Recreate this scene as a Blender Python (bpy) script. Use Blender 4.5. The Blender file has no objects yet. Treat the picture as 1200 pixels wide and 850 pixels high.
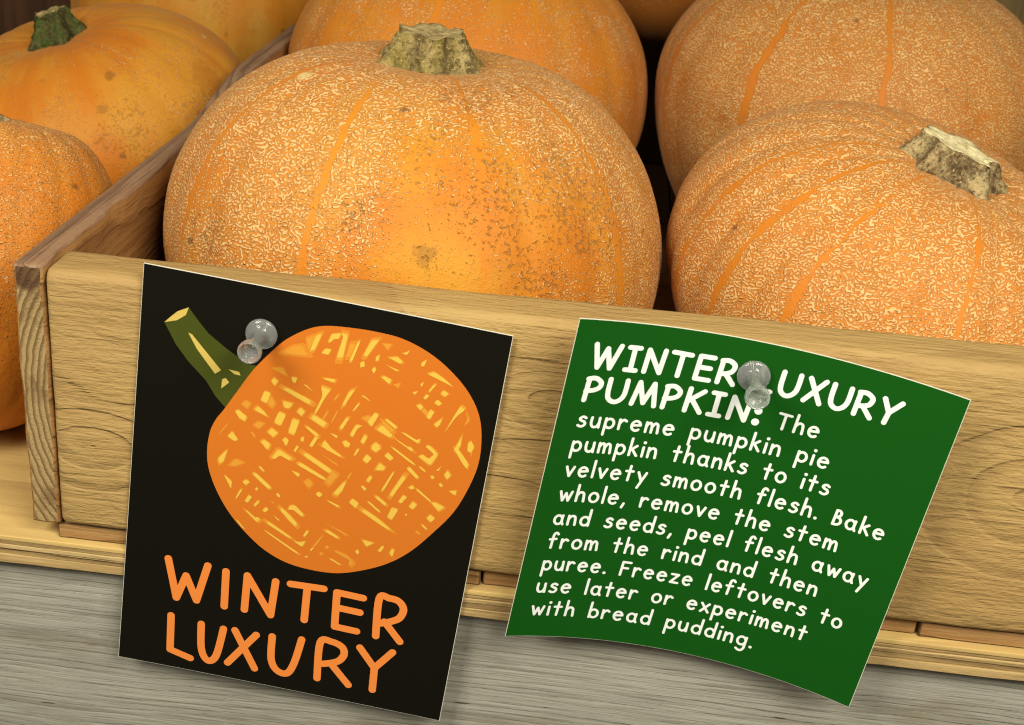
import bpy, bmesh, math, random
import numpy as np
from mathutils import Vector, Matrix, noise
from mathutils.geometry import tessellate_polygon

# ------------------------------------------------------------------ camera, light, exposure
SC = bpy.context.scene
COL = SC.collection
MM = 0.001
R = math.radians

CAM_POS = (0.1554977, -0.3514822, 0.2317924)
CAM_PITCH, CAM_YAW, CAM_ROLL, CAM_F = 0.4231, -0.0495, 0.0881, 1560.325   # f in pixels of a 1200 px wide picture
cp, sp, cy, sy = math.cos(CAM_PITCH), math.sin(CAM_PITCH), math.cos(CAM_YAW), math.sin(CAM_YAW)
fwd = Vector((sy * cp, cy * cp, -sp))
rgt = Vector((cy, -sy, 0))
upv = rgt.cross(fwd)
c, s = math.cos(CAM_ROLL), math.sin(CAM_ROLL)
rgt, upv = c * rgt + s * upv, -s * rgt + c * upv
cam_data = bpy.data.cameras.new('camera')
cam = bpy.data.objects.new('camera', cam_data)
COL.objects.link(cam)
M = Matrix((rgt, upv, -fwd)).transposed().to_4x4()
M.translation = Vector(CAM_POS)
cam.matrix_world = M
cam_data.sensor_width = 36
cam_data.lens = CAM_F / 1200 * 36
cam_data.clip_start = 0.01
cam_data.clip_end = 50
cam_data.dof.use_dof = True
cam_data.dof.focus_distance = 0.42
cam_data.dof.aperture_fstop = 30
SC.camera = cam

world = bpy.data.worlds.new('World')
SC.world = world
world.use_nodes = True
bg = world.node_tree.nodes['Background']
bg.inputs['Color'].default_value = (1.0, 0.92, 0.76, 1)
bg.inputs['Strength'].default_value = 0.115

def area(name, loc, target, sx, sy_, power, col):
    d = bpy.data.lights.new(name, 'AREA')
    d.shape = 'RECTANGLE'
    d.size, d.size_y, d.energy, d.color = sx, sy_, power, col
    o = bpy.data.objects.new(name, d)
    COL.objects.link(o)
    o.location = loc
    o.rotation_euler = (Vector(target) - Vector(loc)).to_track_quat('-Z', 'Y').to_euler()
    return o
area('ceiling_lamp', (0.46, -0.46, 0.54), (0.17, -0.03, 0.02), 0.40, 0.24, 6.5, (1.0, 0.95, 0.82))
area('ceiling_lamp.001', (-0.22, -0.46, 0.54), (0.10, -0.03, 0.02), 0.26, 0.36, 5.5, (1.0, 0.95, 0.82))

SC.view_settings.view_transform = 'Standard'
SC.view_settings.look = 'None'
SC.view_settings.exposure = 0.0
SC.view_settings.gamma = 1
SC.view_settings.use_curve_mapping = False
SC.cycles.use_denoising = True
SC.cycles.filter_width = 1.15
SC.cycles.max_bounces = 6
SC.cycles.use_adaptive_sampling = True
SC.cycles.adaptive_threshold = 0.03
SC.cycles.transparent_max_bounces = 16
SC.cycles.caustics_refractive = False
SC.cycles.caustics_reflective = False

# ------------------------------------------------------------------ helpers
def lin(r, g, b):
    f = lambda v: (v / 255 / 12.92) if v <= 10 else ((v / 255 + 0.055) / 1.055) ** 2.4
    return (f(r), f(g), f(b), 1)

def tag(o, label=None, cat=None, group=None, kind=None):
    if label: o['label'] = label
    if cat: o['category'] = cat
    if group: o['group'] = group
    if kind: o['kind'] = kind
    return o

def empty(name, loc=(0, 0, 0), rot=(0, 0, 0)):
    o = bpy.data.objects.new(name, None)
    COL.objects.link(o)
    o.location = loc
    o.rotation_euler = rot
    o.empty_display_size = 0.02
    return o

def link_mesh(name, me, parent=None):
    o = bpy.data.objects.new(name, me)
    COL.objects.link(o)
    if parent: o.parent = parent
    return o

def mesh(name, verts, faces, mats, parent=None, smooth=False, fmat=None):
    """verts in millimetres"""
    me = bpy.data.meshes.new(name)
    me.from_pydata([(v[0] * MM, v[1] * MM, v[2] * MM) for v in verts], [], faces)
    for m in (mats if isinstance(mats, (list, tuple)) else [mats]): me.materials.append(m)
    if fmat is not None: me.polygons.foreach_set('material_index', fmat)
    if smooth: me.polygons.foreach_set('use_smooth', [True] * len(me.polygons))
    me.update()
    return link_mesh(name, me, parent)

def fix_normals(o):
    bm = bmesh.new(); bm.from_mesh(o.data)
    bmesh.ops.recalc_face_normals(bm, faces=bm.faces)
    bm.to_mesh(o.data); bm.free()
    return o

class NT:
    """short hand for shader nodes"""
    def __init__(self, name):
        self.m = bpy.data.materials.new(name)
        self.m.use_nodes = True
        self.t = self.m.node_tree
        self.b = self.t.nodes['Principled BSDF']
    def put(self, sock, v):
        if isinstance(v, bpy.types.NodeSocket): self.t.links.new(v, sock)
        elif v is not None: sock.default_value = v
    def node(self, typ, ins=None, **props):
        n = self.t.nodes.new(typ)
        for k, v in props.items(): setattr(n, k, v)
        for k, v in (ins or {}).items(): self.put(n.inputs[k], v)
        return n
    def math(self, op, a, b=None, c_=None, clamp=False):
        n = self.node('ShaderNodeMath', operation=op, use_clamp=clamp)
        self.put(n.inputs[0], a); self.put(n.inputs[1], b)
        if c_ is not None: self.put(n.inputs[2], c_)
        return n.outputs[0]
    def vmath(self, op, a, b=None):
        n = self.node('ShaderNodeVectorMath', operation=op)
        self.put(n.inputs[0], a)
        if b is not None: self.put(n.inputs[1], b)
        return n.outputs[0]
    def step(self, v, lo, hi, a=0.0, b=1.0):
        n = self.node('ShaderNodeMapRange', interpolation_type='SMOOTHSTEP')
        self.put(n.inputs[0], v); self.put(n.inputs[1], lo); self.put(n.inputs[2], hi)
        self.put(n.inputs[3], a); self.put(n.inputs[4], b)
        return n.outputs[0]
    def mix(self, f, a, b, blend='MIX'):
        n = self.node('ShaderNodeMix', data_type='RGBA', blend_type=blend)
        self.put(n.inputs[0], f); self.put(n.inputs[6], a); self.put(n.inputs[7], b)
        return n.outputs[2]
    def noise(self, vec, scale, detail=2.0, rough=0.5, dist=0.0, color=False):
        n = self.node('ShaderNodeTexNoise', {'Vector': vec, 'Scale': scale, 'Detail': detail, 'Roughness': rough, 'Distortion': dist})
        return n.outputs[1 if color else 0]
    def scale(self, vec, sx, sy_, sz):
        return self.vmath('MULTIPLY', vec, (sx, sy_, sz))
    def bump(self, h, dist, strength=1.0, prev=None):
        n = self.node('ShaderNodeBump', {'Strength': strength, 'Distance': dist, 'Height': h})
        if prev is not None: self.put(n.inputs['Normal'], prev)
        return n.outputs[0]
    def coord(self, seed=0.0, per_object=False):
        tc = self.node('ShaderNodeTexCoord')
        v = self.vmath('ADD', tc.outputs['Object'], (seed * 1.37, seed * 0.71, seed * 2.13))
        if per_object:
            oi = self.node('ShaderNodeObjectInfo')
            v = self.vmath('ADD', v, self.vmath('SCALE', self.node('ShaderNodeCombineXYZ', {0: oi.outputs['Random'], 1: oi.outputs['Random'], 2: oi.outputs['Random']}).outputs[0]))
            v.node.inputs[1].links[0].from_node.inputs['Scale'].default_value = 3.0
        return v
    def done(self, col, rough=0.6, normal=None, spec=0.4):
        self.put(self.b.inputs['Base Color'], col)
        self.put(self.b.inputs['Roughness'], rough)
        self.put(self.b.inputs['Specular IOR Level'], spec)
        if normal is not None: self.put(self.b.inputs['Normal'], normal)
        return self.m

def plain(name, col, rough=0.6, spec=0.4):
    return NT(name).done(col, rough, None, spec)

# ------------------------------------------------------------------ materials: wood
def wood(name, light, dark, seed=0, along='x', ring=90.0, wave=5.0, stretch=(4, 18, 18), ringdark=0.55, fibre=0.5, bumpd=0.0005, stain=None, stain_amt=0.0, per_object=False, rough=0.65, midamt=0.35, midsc=(9, 130), finebump=0.6, rough_saw=0.0, worn=None, figures=()):
    """grain runs along an axis; rings come as wavering lines that close into cathedral arches"""
    n = NT(name)
    co = n.coord(seed, per_object)
    ax = {'x': (0, 1, 2), 'y': (1, 0, 2), 'z': (2, 0, 1)}[along]
    sc = [0, 0, 0]; sc[ax[0]], sc[ax[1]], sc[ax[2]] = stretch
    big = n.noise(n.scale(co, *sc), 1.0, 2.0, 0.45)
    sep = n.node('ShaderNodeSeparateXYZ', {0: co})
    cross = n.math('ADD', sep.outputs[ax[2]], n.math('MULTIPLY', sep.outputs[ax[1]], 0.6))
    fs = [0, 0, 0]; fs[ax[0]], fs[ax[1]], fs[ax[2]] = 18, 640, 640
    fine = n.noise(n.scale(co, *fs), 1.0, 3.0, 0.6)
    phase = n.math('ADD', n.math('MULTIPLY', cross, ring), n.math('MULTIPLY', big, wave))
    phase = n.math('ADD', phase, n.math('MULTIPLY', fine, 0.16))
    fr = n.math('FRACT', phase)
    late = n.math('MULTIPLY', n.step(fr, 0.35, 0.9), n.step(fr, 1.0, 0.93))
    fs2 = [0, 0, 0]; fs2[ax[0]], fs2[ax[1]], fs2[ax[2]] = midsc[0], midsc[1], midsc[1]
    mid = n.noise(n.scale(co, *fs2), 1.0, 3.0, 0.6)
    for (fx, fz, rx, rz, k) in figures:
        wob_ = n.math('MULTIPLY', n.math('SUBTRACT', big, 0.5), 0.9)
        ex = n.math('DIVIDE', n.math('SUBTRACT', sep.outputs[0], fx + seed * 1.37), rx)
        ez = n.math('DIVIDE', n.math('SUBTRACT', sep.outputs[2], fz + seed * 2.13), rz)
        ed = n.math('ADD', n.math('SQRT', n.math('ADD', n.math('MULTIPLY', ex, ex), n.math('MULTIPLY', ez, ez))), wob_)
        ed = n.math('ADD', ed, n.math('MULTIPLY', fine, 0.05))
        ef = n.math('FRACT', n.math('MULTIPLY', ed, k))
        el = n.math('MULTIPLY', n.math('MULTIPLY', n.step(ef, 0.45, 0.88), n.step(ef, 1.0, 0.9)), n.step(ed, 1.25, 0.8))
        late = n.math('MAXIMUM', n.math('MULTIPLY', late, n.step(ed, 0.8, 1.25, 0.15, 1.0)), el)
    col = n.mix(n.math('MULTIPLY', late, ringdark), light, dark)
    col = n.mix(n.math('MULTIPLY', n.step(fine, 0.45, 0.75), fibre), col, dark)
    col = n.mix(n.math('MULTIPLY', n.step(mid, 0.5, 0.72), midamt), col, dark)
    hi = tuple(min(1, v * 1.18) for v in light[:3]) + (1,)
    col = n.mix(n.math('MULTIPLY', n.step(mid, 0.5, 0.3), midamt * 1.1), col, hi)
    if stain is not None:
        st = n.noise(n.scale(co, *[v * 1.8 for v in sc]), 1.0, 5.0, 0.65)
        col = n.mix(n.math('MULTIPLY', n.step(st, 0.5, 0.62), stain_amt), col, stain)
    if worn:
        # big soft tone patches, pale rubbed edge, a few dents
        tone = n.noise(n.scale(co, 14, 20, 24), 1.0, 3.0, 0.55)
        col = n.mix(n.math('MULTIPLY', n.step(tone, 0.46, 0.70), 0.45), col, (dark[0] * 1.15, dark[1] * 1.05, dark[2], 1))
        wn_ = n.math('ADD', sep.outputs[2], n.math('MULTIPLY', n.math('SUBTRACT', mid, 0.5), 0.012))
        col = n.mix(n.math('MULTIPLY', n.step(wn_, worn - 0.005, worn + 0.001), 0.35), col, (0.52, 0.35, 0.14, 1))
        vd = n.node('ShaderNodeTexVoronoi', {'Vector': n.vmath('ADD', n.scale(co, 26, 26, 55), n.vmath('MULTIPLY', n.noise(co, 200.0, 2.0, color=True), (0.3, 0.3, 0.3))), 'Scale': 1.0})
        rv = n.node('ShaderNodeSeparateColor', {0: vd.outputs['Color']}).outputs[0]
        dent = n.math('MULTIPLY', n.step(vd.outputs['Distance'], 0.12, 0.03), n.step(rv, 0.80, 0.84))
        col = n.mix(n.math('MULTIPLY', dent, 0.7), col, (0.12, 0.06, 0.02, 1))
    saw = n.noise(n.scale(co, *[150 if i == ax[0] else 420 for i in range(3)]), 1.0, 3.0, 0.6)
    h = n.math('ADD', n.math('MULTIPLY', fine, finebump), n.math('MULTIPLY', late, -0.35))
    h = n.math('ADD', h, n.math('MULTIPLY', saw, 0.55))
    if rough_saw:
        rs = n.noise(n.scale(co, *[75 if i == ax[0] else 280 for i in range(3)]), 1.0, 4.0, 0.6, 0.6)
        h = n.math('ADD', h, n.math('MULTIPLY', rs, rough_saw))
    return n.done(col, rough, n.bump(h, bumpd, 0.9), 0.3)

def endgrain(name, light, dark, cx, cz, spacing, seed=0):
    n = NT(name)
    co = n.coord(0)
    w = n.noise(co, 120.0, 3.0, 0.6, color=True)
    co2 = n.vmath('ADD', co, n.vmath('MULTIPLY', n.vmath('SUBTRACT', w, (0.5, 0.5, 0.5)), (0.0016, 0.0, 0.002)))
    d = n.vmath('SUBTRACT', co2, (cx, 0, cz))
    d = n.vmath('MULTIPLY', d, (1, 0, 0.55))
    ln = n.node('ShaderNodeVectorMath', operation='LENGTH'); n.put(ln.inputs[0], d)
    fr = n.math('FRACT', n.math('MULTIPLY', ln.outputs['Value'], 1.0 / spacing))
    late = n.math('MULTIPLY', n.step(fr, 0.3, 0.92), n.step(fr, 1.0, 0.94))
    f = n.noise(co, 1500.0, 3.0, 0.7)
    st = n.noise(n.vmath('ADD', co, (seed, seed, seed)), 55.0, 4.0, 0.6)
    col = n.mix(n.math('MULTIPLY', late, 0.75), light, dark)
    col = n.mix(n.math('MULTIPLY', n.step(st, 0.52, 0.66), 0.6), col, dark)
    col = n.mix(n.math('MULTIPLY', n.step(f, 0.5, 0.75), 0.5), col, dark)
    sz = n.node('ShaderNodeSeparateXYZ', {0: co}).outputs[2]
    col = n.mix(n.math('MULTIPLY', n.step(n.math('ADD', sz, n.math('MULTIPLY', n.math('SUBTRACT', st, 0.5), 0.012)), 0.0795, 0.083), 0.75), col, (0.075, 0.03, 0.016, 1))
    h = n.math('ADD', f, n.math('MULTIPLY', late, 0.8))
    return n.done(col, 0.85, n.bump(h, 0.0005, 1.0), 0.15)

W_FRONT = wood('front_board_wood', (0.355, 0.224, 0.066, 1), (0.205, 0.106, 0.028, 1), seed=3.1, ring=30, wave=4.6, stretch=(8, 9, 17), ringdark=0.52, fibre=0.32, bumpd=0.0011, midamt=0.18, midsc=(24, 62), finebump=0.6, rough_saw=0.8, worn=0.0865, figures=((.292, .048, .040, .030, 2.6), (.012, .030, .030, .017, 2.4), (.151, .062, .022, .012, 2.0)))
W_SIDE = wood('side_board_wood', (0.36, 0.19, 0.06, 1), (0.16, 0.07, 0.022, 1), seed=7.7, along='y', ring=70, wave=3, stretch=(5, 20, 20), fibre=0.6, bumpd=0.0012, stain=(0.26, 0.115, 0.03, 1), stain_amt=0.8)
W_TOPEDGE = wood('weathered_edge_wood', (0.30, 0.175, 0.095, 1), (0.13, 0.065, 0.036, 1), seed=2.2, along='y', ring=260, wave=3, stretch=(6, 40, 40), fibre=0.8, bumpd=0.0015)
W_END = endgrain('side_board_end_grain', (0.42, 0.29, 0.12, 1), (0.12, 0.062, 0.025, 1), 0.016, 0.045, 0.0019, 1.0)
W_SLATEND = wood('slat_end_wood', (0.36, 0.20, 0.07, 1), (0.18, 0.085, 0.03, 1), seed=1.7, along='x', ring=120, wave=4, per_object=True, fibre=0.6, bumpd=0.0008)
W_SLAT_SHADED = wood('shaded_slat_wood', (0.16, 0.085, 0.032, 1), (0.08, 0.04, 0.016, 1), seed=1.2, along='x', ring=120, wave=4, per_object=True, fibre=0.6, bumpd=0.0008)  # darker than the slat ends: shade inside the crate is put into the colour
W_PLY_A = wood('pale_ply_wood', (0.52, 0.37, 0.16, 1), (0.30, 0.18, 0.06, 1), seed=5.5, ring=60, wave=2, fibre=0.55, bumpd=0.0007)
W_PLY_B = wood('dark_ply_wood', (0.34, 0.225, 0.085, 1), (0.16, 0.095, 0.035, 1), seed=6.5, ring=200, wave=2, fibre=0.7, bumpd=0.0012)
W_PLY_TOP = wood('ply_top_wood', (0.62, 0.43, 0.15, 1), (0.40, 0.25, 0.09, 1), seed=8.5, ring=14, wave=3, fibre=0.25, bumpd=0.0003)
W_BACK = wood('back_board_wood', (0.16, 0.105, 0.035, 1), (0.07, 0.04, 0.014, 1), seed=9.5, along='z', ring=60, wave=4, per_object=True)
W_BACKDARK = wood('dark_back_board_wood', (0.085, 0.035, 0.014, 1), (0.03, 0.012, 0.006, 1), seed=4.5, along='z', ring=60, wave=4, per_object=True)

def grey_wood():
    n = NT('weathered_grey_wood')
    co = n.coord(2.0)
    warp = n.noise(n.scale(co, 7, 10, 22), 1.0, 2.0, 0.5)
    sep = n.node('ShaderNodeSeparateXYZ', {0: co})
    phase = n.math('ADD', n.math('MULTIPLY', sep.outputs[2], 430.0), n.math('MULTIPLY', warp, 6.5))
    f1 = n.noise(n.scale(co, 28, 300, 950), 1.0, 4.0, 0.65)
    fr = n.math('FRACT', n.math('ADD', phase, n.math('MULTIPLY', f1, 0.5)))
    f3 = n.noise(n.scale(co, 10, 90, 260), 1.0, 6.0, 0.72, 0.5)
    line = n.math('MULTIPLY', n.step(fr, 0.4, 0.95), n.step(fr, 1.0, 0.95))
    line = n.math('MULTIPLY', line, n.step(f3, 0.42, 0.62))
    blot = n.noise(n.scale(co, 12, 20, 45), 1.0, 4.0, 0.6)
    lines_here = n.step(n.noise(n.scale(co, 9, 9, 16), 1.0, 2.0), 0.42, 0.62, 0.0, 1.0)
    light, dark = (0.345, 0.328, 0.265, 1), (0.180, 0.160, 0.120, 1)
    col = n.mix(n.math('MULTIPLY', n.math('MULTIPLY', line, lines_here), 0.3), light, dark)
    col = n.mix(n.math('MULTIPLY', n.step(f3, 0.5, 0.68), 0.55), col, dark)
    col = n.mix(n.math('MULTIPLY', n.step(f3, 0.46, 0.30), 0.45), col, (0.46, 0.45, 0.38, 1))
    col = n.mix(n.math('MULTIPLY', n.step(blot, 0.47, 0.68), 0.7), col, (0.165, 0.135, 0.075, 1))
    col = n.mix(n.math('MULTIPLY', n.step(blot, 0.48, 0.3), 0.5), col, (0.42, 0.395, 0.31, 1))
    col = n.mix(n.math('MULTIPLY', n.step(f1, 0.48, 0.72), 0.7), col, dark)
    crack = n.noise(n.scale(co, 45, 100, 420), 1.0, 2.0, 0.5)
    ck = n.step(crack, 0.735, 0.765)
    col = n.mix(n.math('MULTIPLY', ck, 0.85), col, (0.035, 0.024, 0.012, 1))
    vor = n.node('ShaderNodeTexVoronoi', {'Vector': n.scale(co, 24, 24, 40), 'Scale': 1.0})
    hole = n.math('MULTIPLY', n.step(vor.outputs['Distance'], 0.034, 0.02), n.step(n.node('ShaderNodeSeparateColor', {0: vor.outputs['Color']}).outputs[0], 0.80, 0.84))
    col = n.mix(hole, col, (0.02, 0.013, 0.008, 1))
    h = n.math('SUBTRACT', n.math('ADD', n.math('ADD', n.math('MULTIPLY', f1, 0.6), n.math('MULTIPLY', f3, -0.6)), n.math('MULTIPLY', line, -0.3)), n.math('MULTIPLY', ck, 0.8))
    return n.done(col, 0.75, n.bump(h, 0.0007, 0.9), 0.25)
W_GREY = grey_wood()

# ------------------------------------------------------------------ materials: pumpkins
def skin(name, seed, net=0.5, netcol=(0.80, 0.56, 0.25, 1), deep=(0.54, 0.172, 0.012, 1), gold=(0.58, 0.265, 0.022, 1), net_scale=560.0, cover=0.5, top_net=0.35, goldness=0.5, scars=0.0, scar_at=None, line_keep=0.45, bumpd=0.0006, netmix=0.70, ribs=20, dull=0.0, gold_at=None, line_w=0.06, scuff=(0.30, 0.13, 0.022, 1), spots=(), dots=0.86):
    n = NT(name)
    tc = n.node('ShaderNodeTexCoord')
    pos = tc.outputs['Object']
    uv = n.node('ShaderNodeUVMap', uv_map='rib').outputs[0]
    co = n.vmath('ADD', pos, (seed * 1.37, seed * 0.71, seed * 2.13))
    suv = n.node('ShaderNodeSeparateXYZ', {0: uv})
    u, v = suv.outputs[0], suv.outputs[1]
    # base orange with gold passages, streaked from stem to blossom end
    low = n.noise(co, 24.0, 4.0, 0.6)
    streak = n.noise(n.node('ShaderNodeCombineXYZ', {0: n.math('MULTIPLY', u, 1.6), 1: n.math('MULTIPLY', v, 2.2), 2: seed}).outputs[0], 1.0, 4.0, 0.6)
    g = n.math('ADD', n.math('MULTIPLY', low, 0.6), n.math('MULTIPLY', streak, 0.4))
    gm = n.math('MULTIPLY', n.step(g, 0.40, 0.62), goldness, clamp=True)
    if gold_at is not None:
        dv = n.node('ShaderNodeVectorMath', operation='DISTANCE'); n.put(dv.inputs[0], pos); n.put(dv.inputs[1], gold_at[:3])
        near = n.step(dv.outputs['Value'], gold_at[3], gold_at[3] * 0.25)
        gm = n.math('ADD', gm, n.math('MULTIPLY', n.math('MULTIPLY', near, 0.42), n.step(low, 0.38, 0.66)), clamp=True)
    col = n.mix(gm, deep, gold)
    # clear lines along some of the ribs
    fl = n.math('FLOOR', u)
    wn = n.node('ShaderNodeTexWhiteNoise', {'W': n.math('ADD', fl, seed)}, noise_dimensions='1D')
    du = n.math('ABSOLUTE', n.math('SUBTRACT', n.math('FRACT', n.math('ADD', u, n.math('MULTIPLY', n.noise(co, 60.0, 4.0, 0.6), 0.26))), 0.61))
    lw = n.math('MULTIPLY', n.step(n.noise(co, 50.0, 3.0), 0.36, 0.64, 0.35, 1.25), line_w)
    line = n.math('MULTIPLY', n.step(du, n.math('MULTIPLY', lw, 1.5), n.math('MULTIPLY', lw, 0.25)), n.step(n.noise(co, 95.0, 3.0, 0.6), 0.30, 0.55, 0.25, 1.0))
    line = n.math('MULTIPLY', line, n.step(wn.outputs[0], 1.0 - line_keep, 1.0 - line_keep + 0.02))
    line = n.math('MULTIPLY', line, n.step(v, 0.985, 0.93))
    col = n.mix(n.math('MULTIPLY', line, 0.42), col, (0.60, 0.185, 0.012, 1))
    # corky netting: short worms
    wv = n.vmath('ADD', co, n.vmath('MULTIPLY', n.vmath('SUBTRACT', n.noise(co, 140.0, 2.0, color=True), (0.5, 0.5, 0.5)), (0.0035, 0.0035, 0.0035)))
    gab = n.node('ShaderNodeTexGabor', {'Vector': wv, 'Scale': net_scale, 'Frequency': 1.6, 'Anisotropy': 0.0}, gabor_type='3D').outputs['Value']
    gab = n.math('ADD', gab, n.math('MULTIPLY', n.math('SUBTRACT', n.noise(co, 330.0, 3.0, 0.6), 0.5), 0.22))
    cov = n.noise(co, 34.0, 4.0, 0.65)
    cov = n.math('ADD', n.math('MULTIPLY', n.math('SUBTRACT', cov, 0.5), 2.2), n.math('MULTIPLY', n.math('SUBTRACT', v, 0.55), top_net))
    cov = n.math('ADD', cov, cover - 0.5)
    if gold_at is not None: cov = n.math('SUBTRACT', cov, n.math('MULTIPLY', near, 0.58))
    cov = n.math('SUBTRACT', cov, n.math('MULTIPLY', line, 1.9))
    thr = n.math('SUBTRACT', 0.60, n.math('MULTIPLY', cov, 0.24))
    thr = n.math('MAXIMUM', thr, 0.492)
    worm = n.step(gab, thr, n.math('ADD', thr, 0.07))
    worm = n.math('MULTIPLY', worm, n.step(cov, -0.6, 0.05))
    nv = n.step(n.noise(co, 70.0, 3.0), 0.3, 0.7, 0.55, 1.0)
    wc = n.mix(nv, (netcol[0] * 0.8, netcol[1] * 0.62, netcol[2] * 0.4, 1), netcol)
    # skin between worms looks a little redder
    edge = n.math('MULTIPLY', n.step(gab, n.math('SUBTRACT', thr, 0.16), thr), n.step(cov, -0.4, 0.2))
    col = n.mix(n.math('MULTIPLY', edge, 0.35), col, (deep[0] * 0.8, deep[1] * 0.62, deep[2] * 0.6, 1))
    frost = n.math('MULTIPLY', n.step(cov, -0.15, 0.75), n.math('SUBTRACT', 1.0, n.math('MULTIPLY', line, 0.8)))
    col = n.mix(n.math('MULTIPLY', frost, 0.17), col, (0.64, 0.34, 0.11, 1))
    col = n.mix(n.math('MULTIPLY', worm, netmix), col, wc)
    # scuffs and specks
    sn = n.noise(co, 620.0, 4.0, 0.65)
    patch = n.noise(co, 26.0, 3.0, 0.6)
    pm = n.step(patch, 0.5, 0.66)
    if scar_at is not None:
        for (x, y, z, r) in scar_at:
            dv2 = n.node('ShaderNodeVectorMath', operation='DISTANCE'); n.put(dv2.inputs[0], pos); n.put(dv2.inputs[1], (x, y, z))
            pm = n.math('MAXIMUM', pm, n.step(n.math('ADD', dv2.outputs['Value'], n.math('MULTIPLY', n.math('SUBTRACT', patch, 0.5), r * 1.6)), r, r * 0.2))
    sthr = n.math('SUBTRACT', 0.70, n.math('MULTIPLY', pm, 0.16))
    sc_ = n.math('MULTIPLY', n.step(sn, sthr, n.math('ADD', sthr, 0.07)), scars)
    col = n.mix(n.math('MULTIPLY', sc_, 0.48), col, scuff)
    vor = n.node('ShaderNodeTexVoronoi', {'Vector': n.vmath('ADD', co, n.vmath('MULTIPLY', n.noise(co, 300.0, 2.0, color=True), (0.003, 0.003, 0.003))), 'Scale': 75.0})
    rnd = n.node('ShaderNodeSeparateColor', {0: vor.outputs['Color']}).outputs[0]
    dot = n.math('MULTIPLY', n.step(vor.outputs['Distance'], 0.16, 0.05), n.step(rnd, dots, dots + 0.04))
    col = n.mix(n.math('MULTIPLY', dot, 0.75), col, (0.16, 0.07, 0.018, 1))
    dotw = n.math('MULTIPLY', n.step(vor.outputs['Distance'], 0.14, 0.07), n.step(rnd, 0.035, 0.02))
    col = n.mix(n.math('MULTIPLY', dotw, 0.8), col, (0.72, 0.55, 0.24, 1))
    for (x, y, z, r, c_) in spots:
        dv3 = n.node('ShaderNodeVectorMath', operation='DISTANCE'); n.put(dv3.inputs[0], pos); n.put(dv3.inputs[1], (x, y, z))
        dd = n.math('ADD', dv3.outputs['Value'], n.math('MULTIPLY', n.math('SUBTRACT', n.noise(co, 350.0, 3.0, 0.6), 0.5), r * 1.5))
        col = n.mix(n.math('MULTIPLY', n.step(dd, r, r * 0.55), c_[3]), col, c_[:3] + (1,))
    if dull: col = n.mix(dull, col, (0.33, 0.13, 0.02, 1))
    pores = n.noise(co, 900.0, 2.0, 0.6)
    h = n.math('ADD', n.math('MULTIPLY', worm, 1.0), n.math('MULTIPLY', sn, 0.5))
    h = n.math('ADD', h, n.math('MULTIPLY', pores, 0.15))
    h = n.math('SUBTRACT', h, n.math('MULTIPLY', sc_, 0.5))
    rough = n.step(worm, 0.0, 1.0, 0.55, 0.8)
    n.put(n.b.inputs['Sheen Weight'], 0.12)
    n.put(n.b.inputs['Sheen Roughness'], 0.4)
    n.put(n.b.inputs['Sheen Tint'], (1.0, 0.75, 0.5, 1))
    return n.done(col, rough, n.bump(h, bumpd, 0.9), 0.22)

def stem_mat(name, cork, dark, green, greenness, seed):
    n = NT(name)
    co = n.coord(seed)
    a = n.noise(co, 260.0, 4.0, 0.65)
    b = n.noise(co, 900.0, 3.0, 0.7)
    g = n.noise(n.scale(co, 1, 1, 0.4), 130.0, 3.0, 0.55)
    att = n.node('ShaderNodeAttribute', attribute_name='ridge').outputs['Fac']
    col = n.mix(n.step(a, 0.36, 0.62), dark, cork)
    col = n.mix(n.math('MULTIPLY', n.step(att, 0.45, 0.0), 0.6), col, dark)
    col = n.mix(n.math('MULTIPLY', n.step(g, 0.46, 0.6), greenness), col, green)
    col = n.mix(n.math('MULTIPLY', n.step(b, 0.56, 0.68), 0.75), col, (min(1, cork[0] * 1.5), min(1, cork[1] * 1.5), cork[2] * 1.5, 1))
    col = n.mix(n.math('MULTIPLY', n.step(b, 0.44, 0.34), 0.8), col, (dark[0] * .45, dark[1] * .4, dark[2] * .4, 1))
    return n.done(col, 0.8, n.bump(n.math('ADD', a, n.math('MULTIPLY', b, 0.7)), 0.0014, 0.9), 0.2)

def cut_mat(name, col_, seed):
    n = NT(name)
    co = n.coord(seed)
    a = n.noise(co, 350.0, 4.0, 0.65)
    col = n.mix(n.step(a, 0.35, 0.7), col_, (col_[0] * .6, col_[1] * .55, col_[2] * .45, 1))
    return n.done(col, 0.85, n.bump(a, 0.0012, 1.0), 0.15)

# ------------------------------------------------------------------ pumpkin builder
def rotation(tx, ty):
    a = math.hypot(tx, ty)
    if a < 1e-6: return Matrix.Identity(3)
    return Matrix.Rotation(a, 3, Vector((-ty, tx, 0)) / a)

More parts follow.
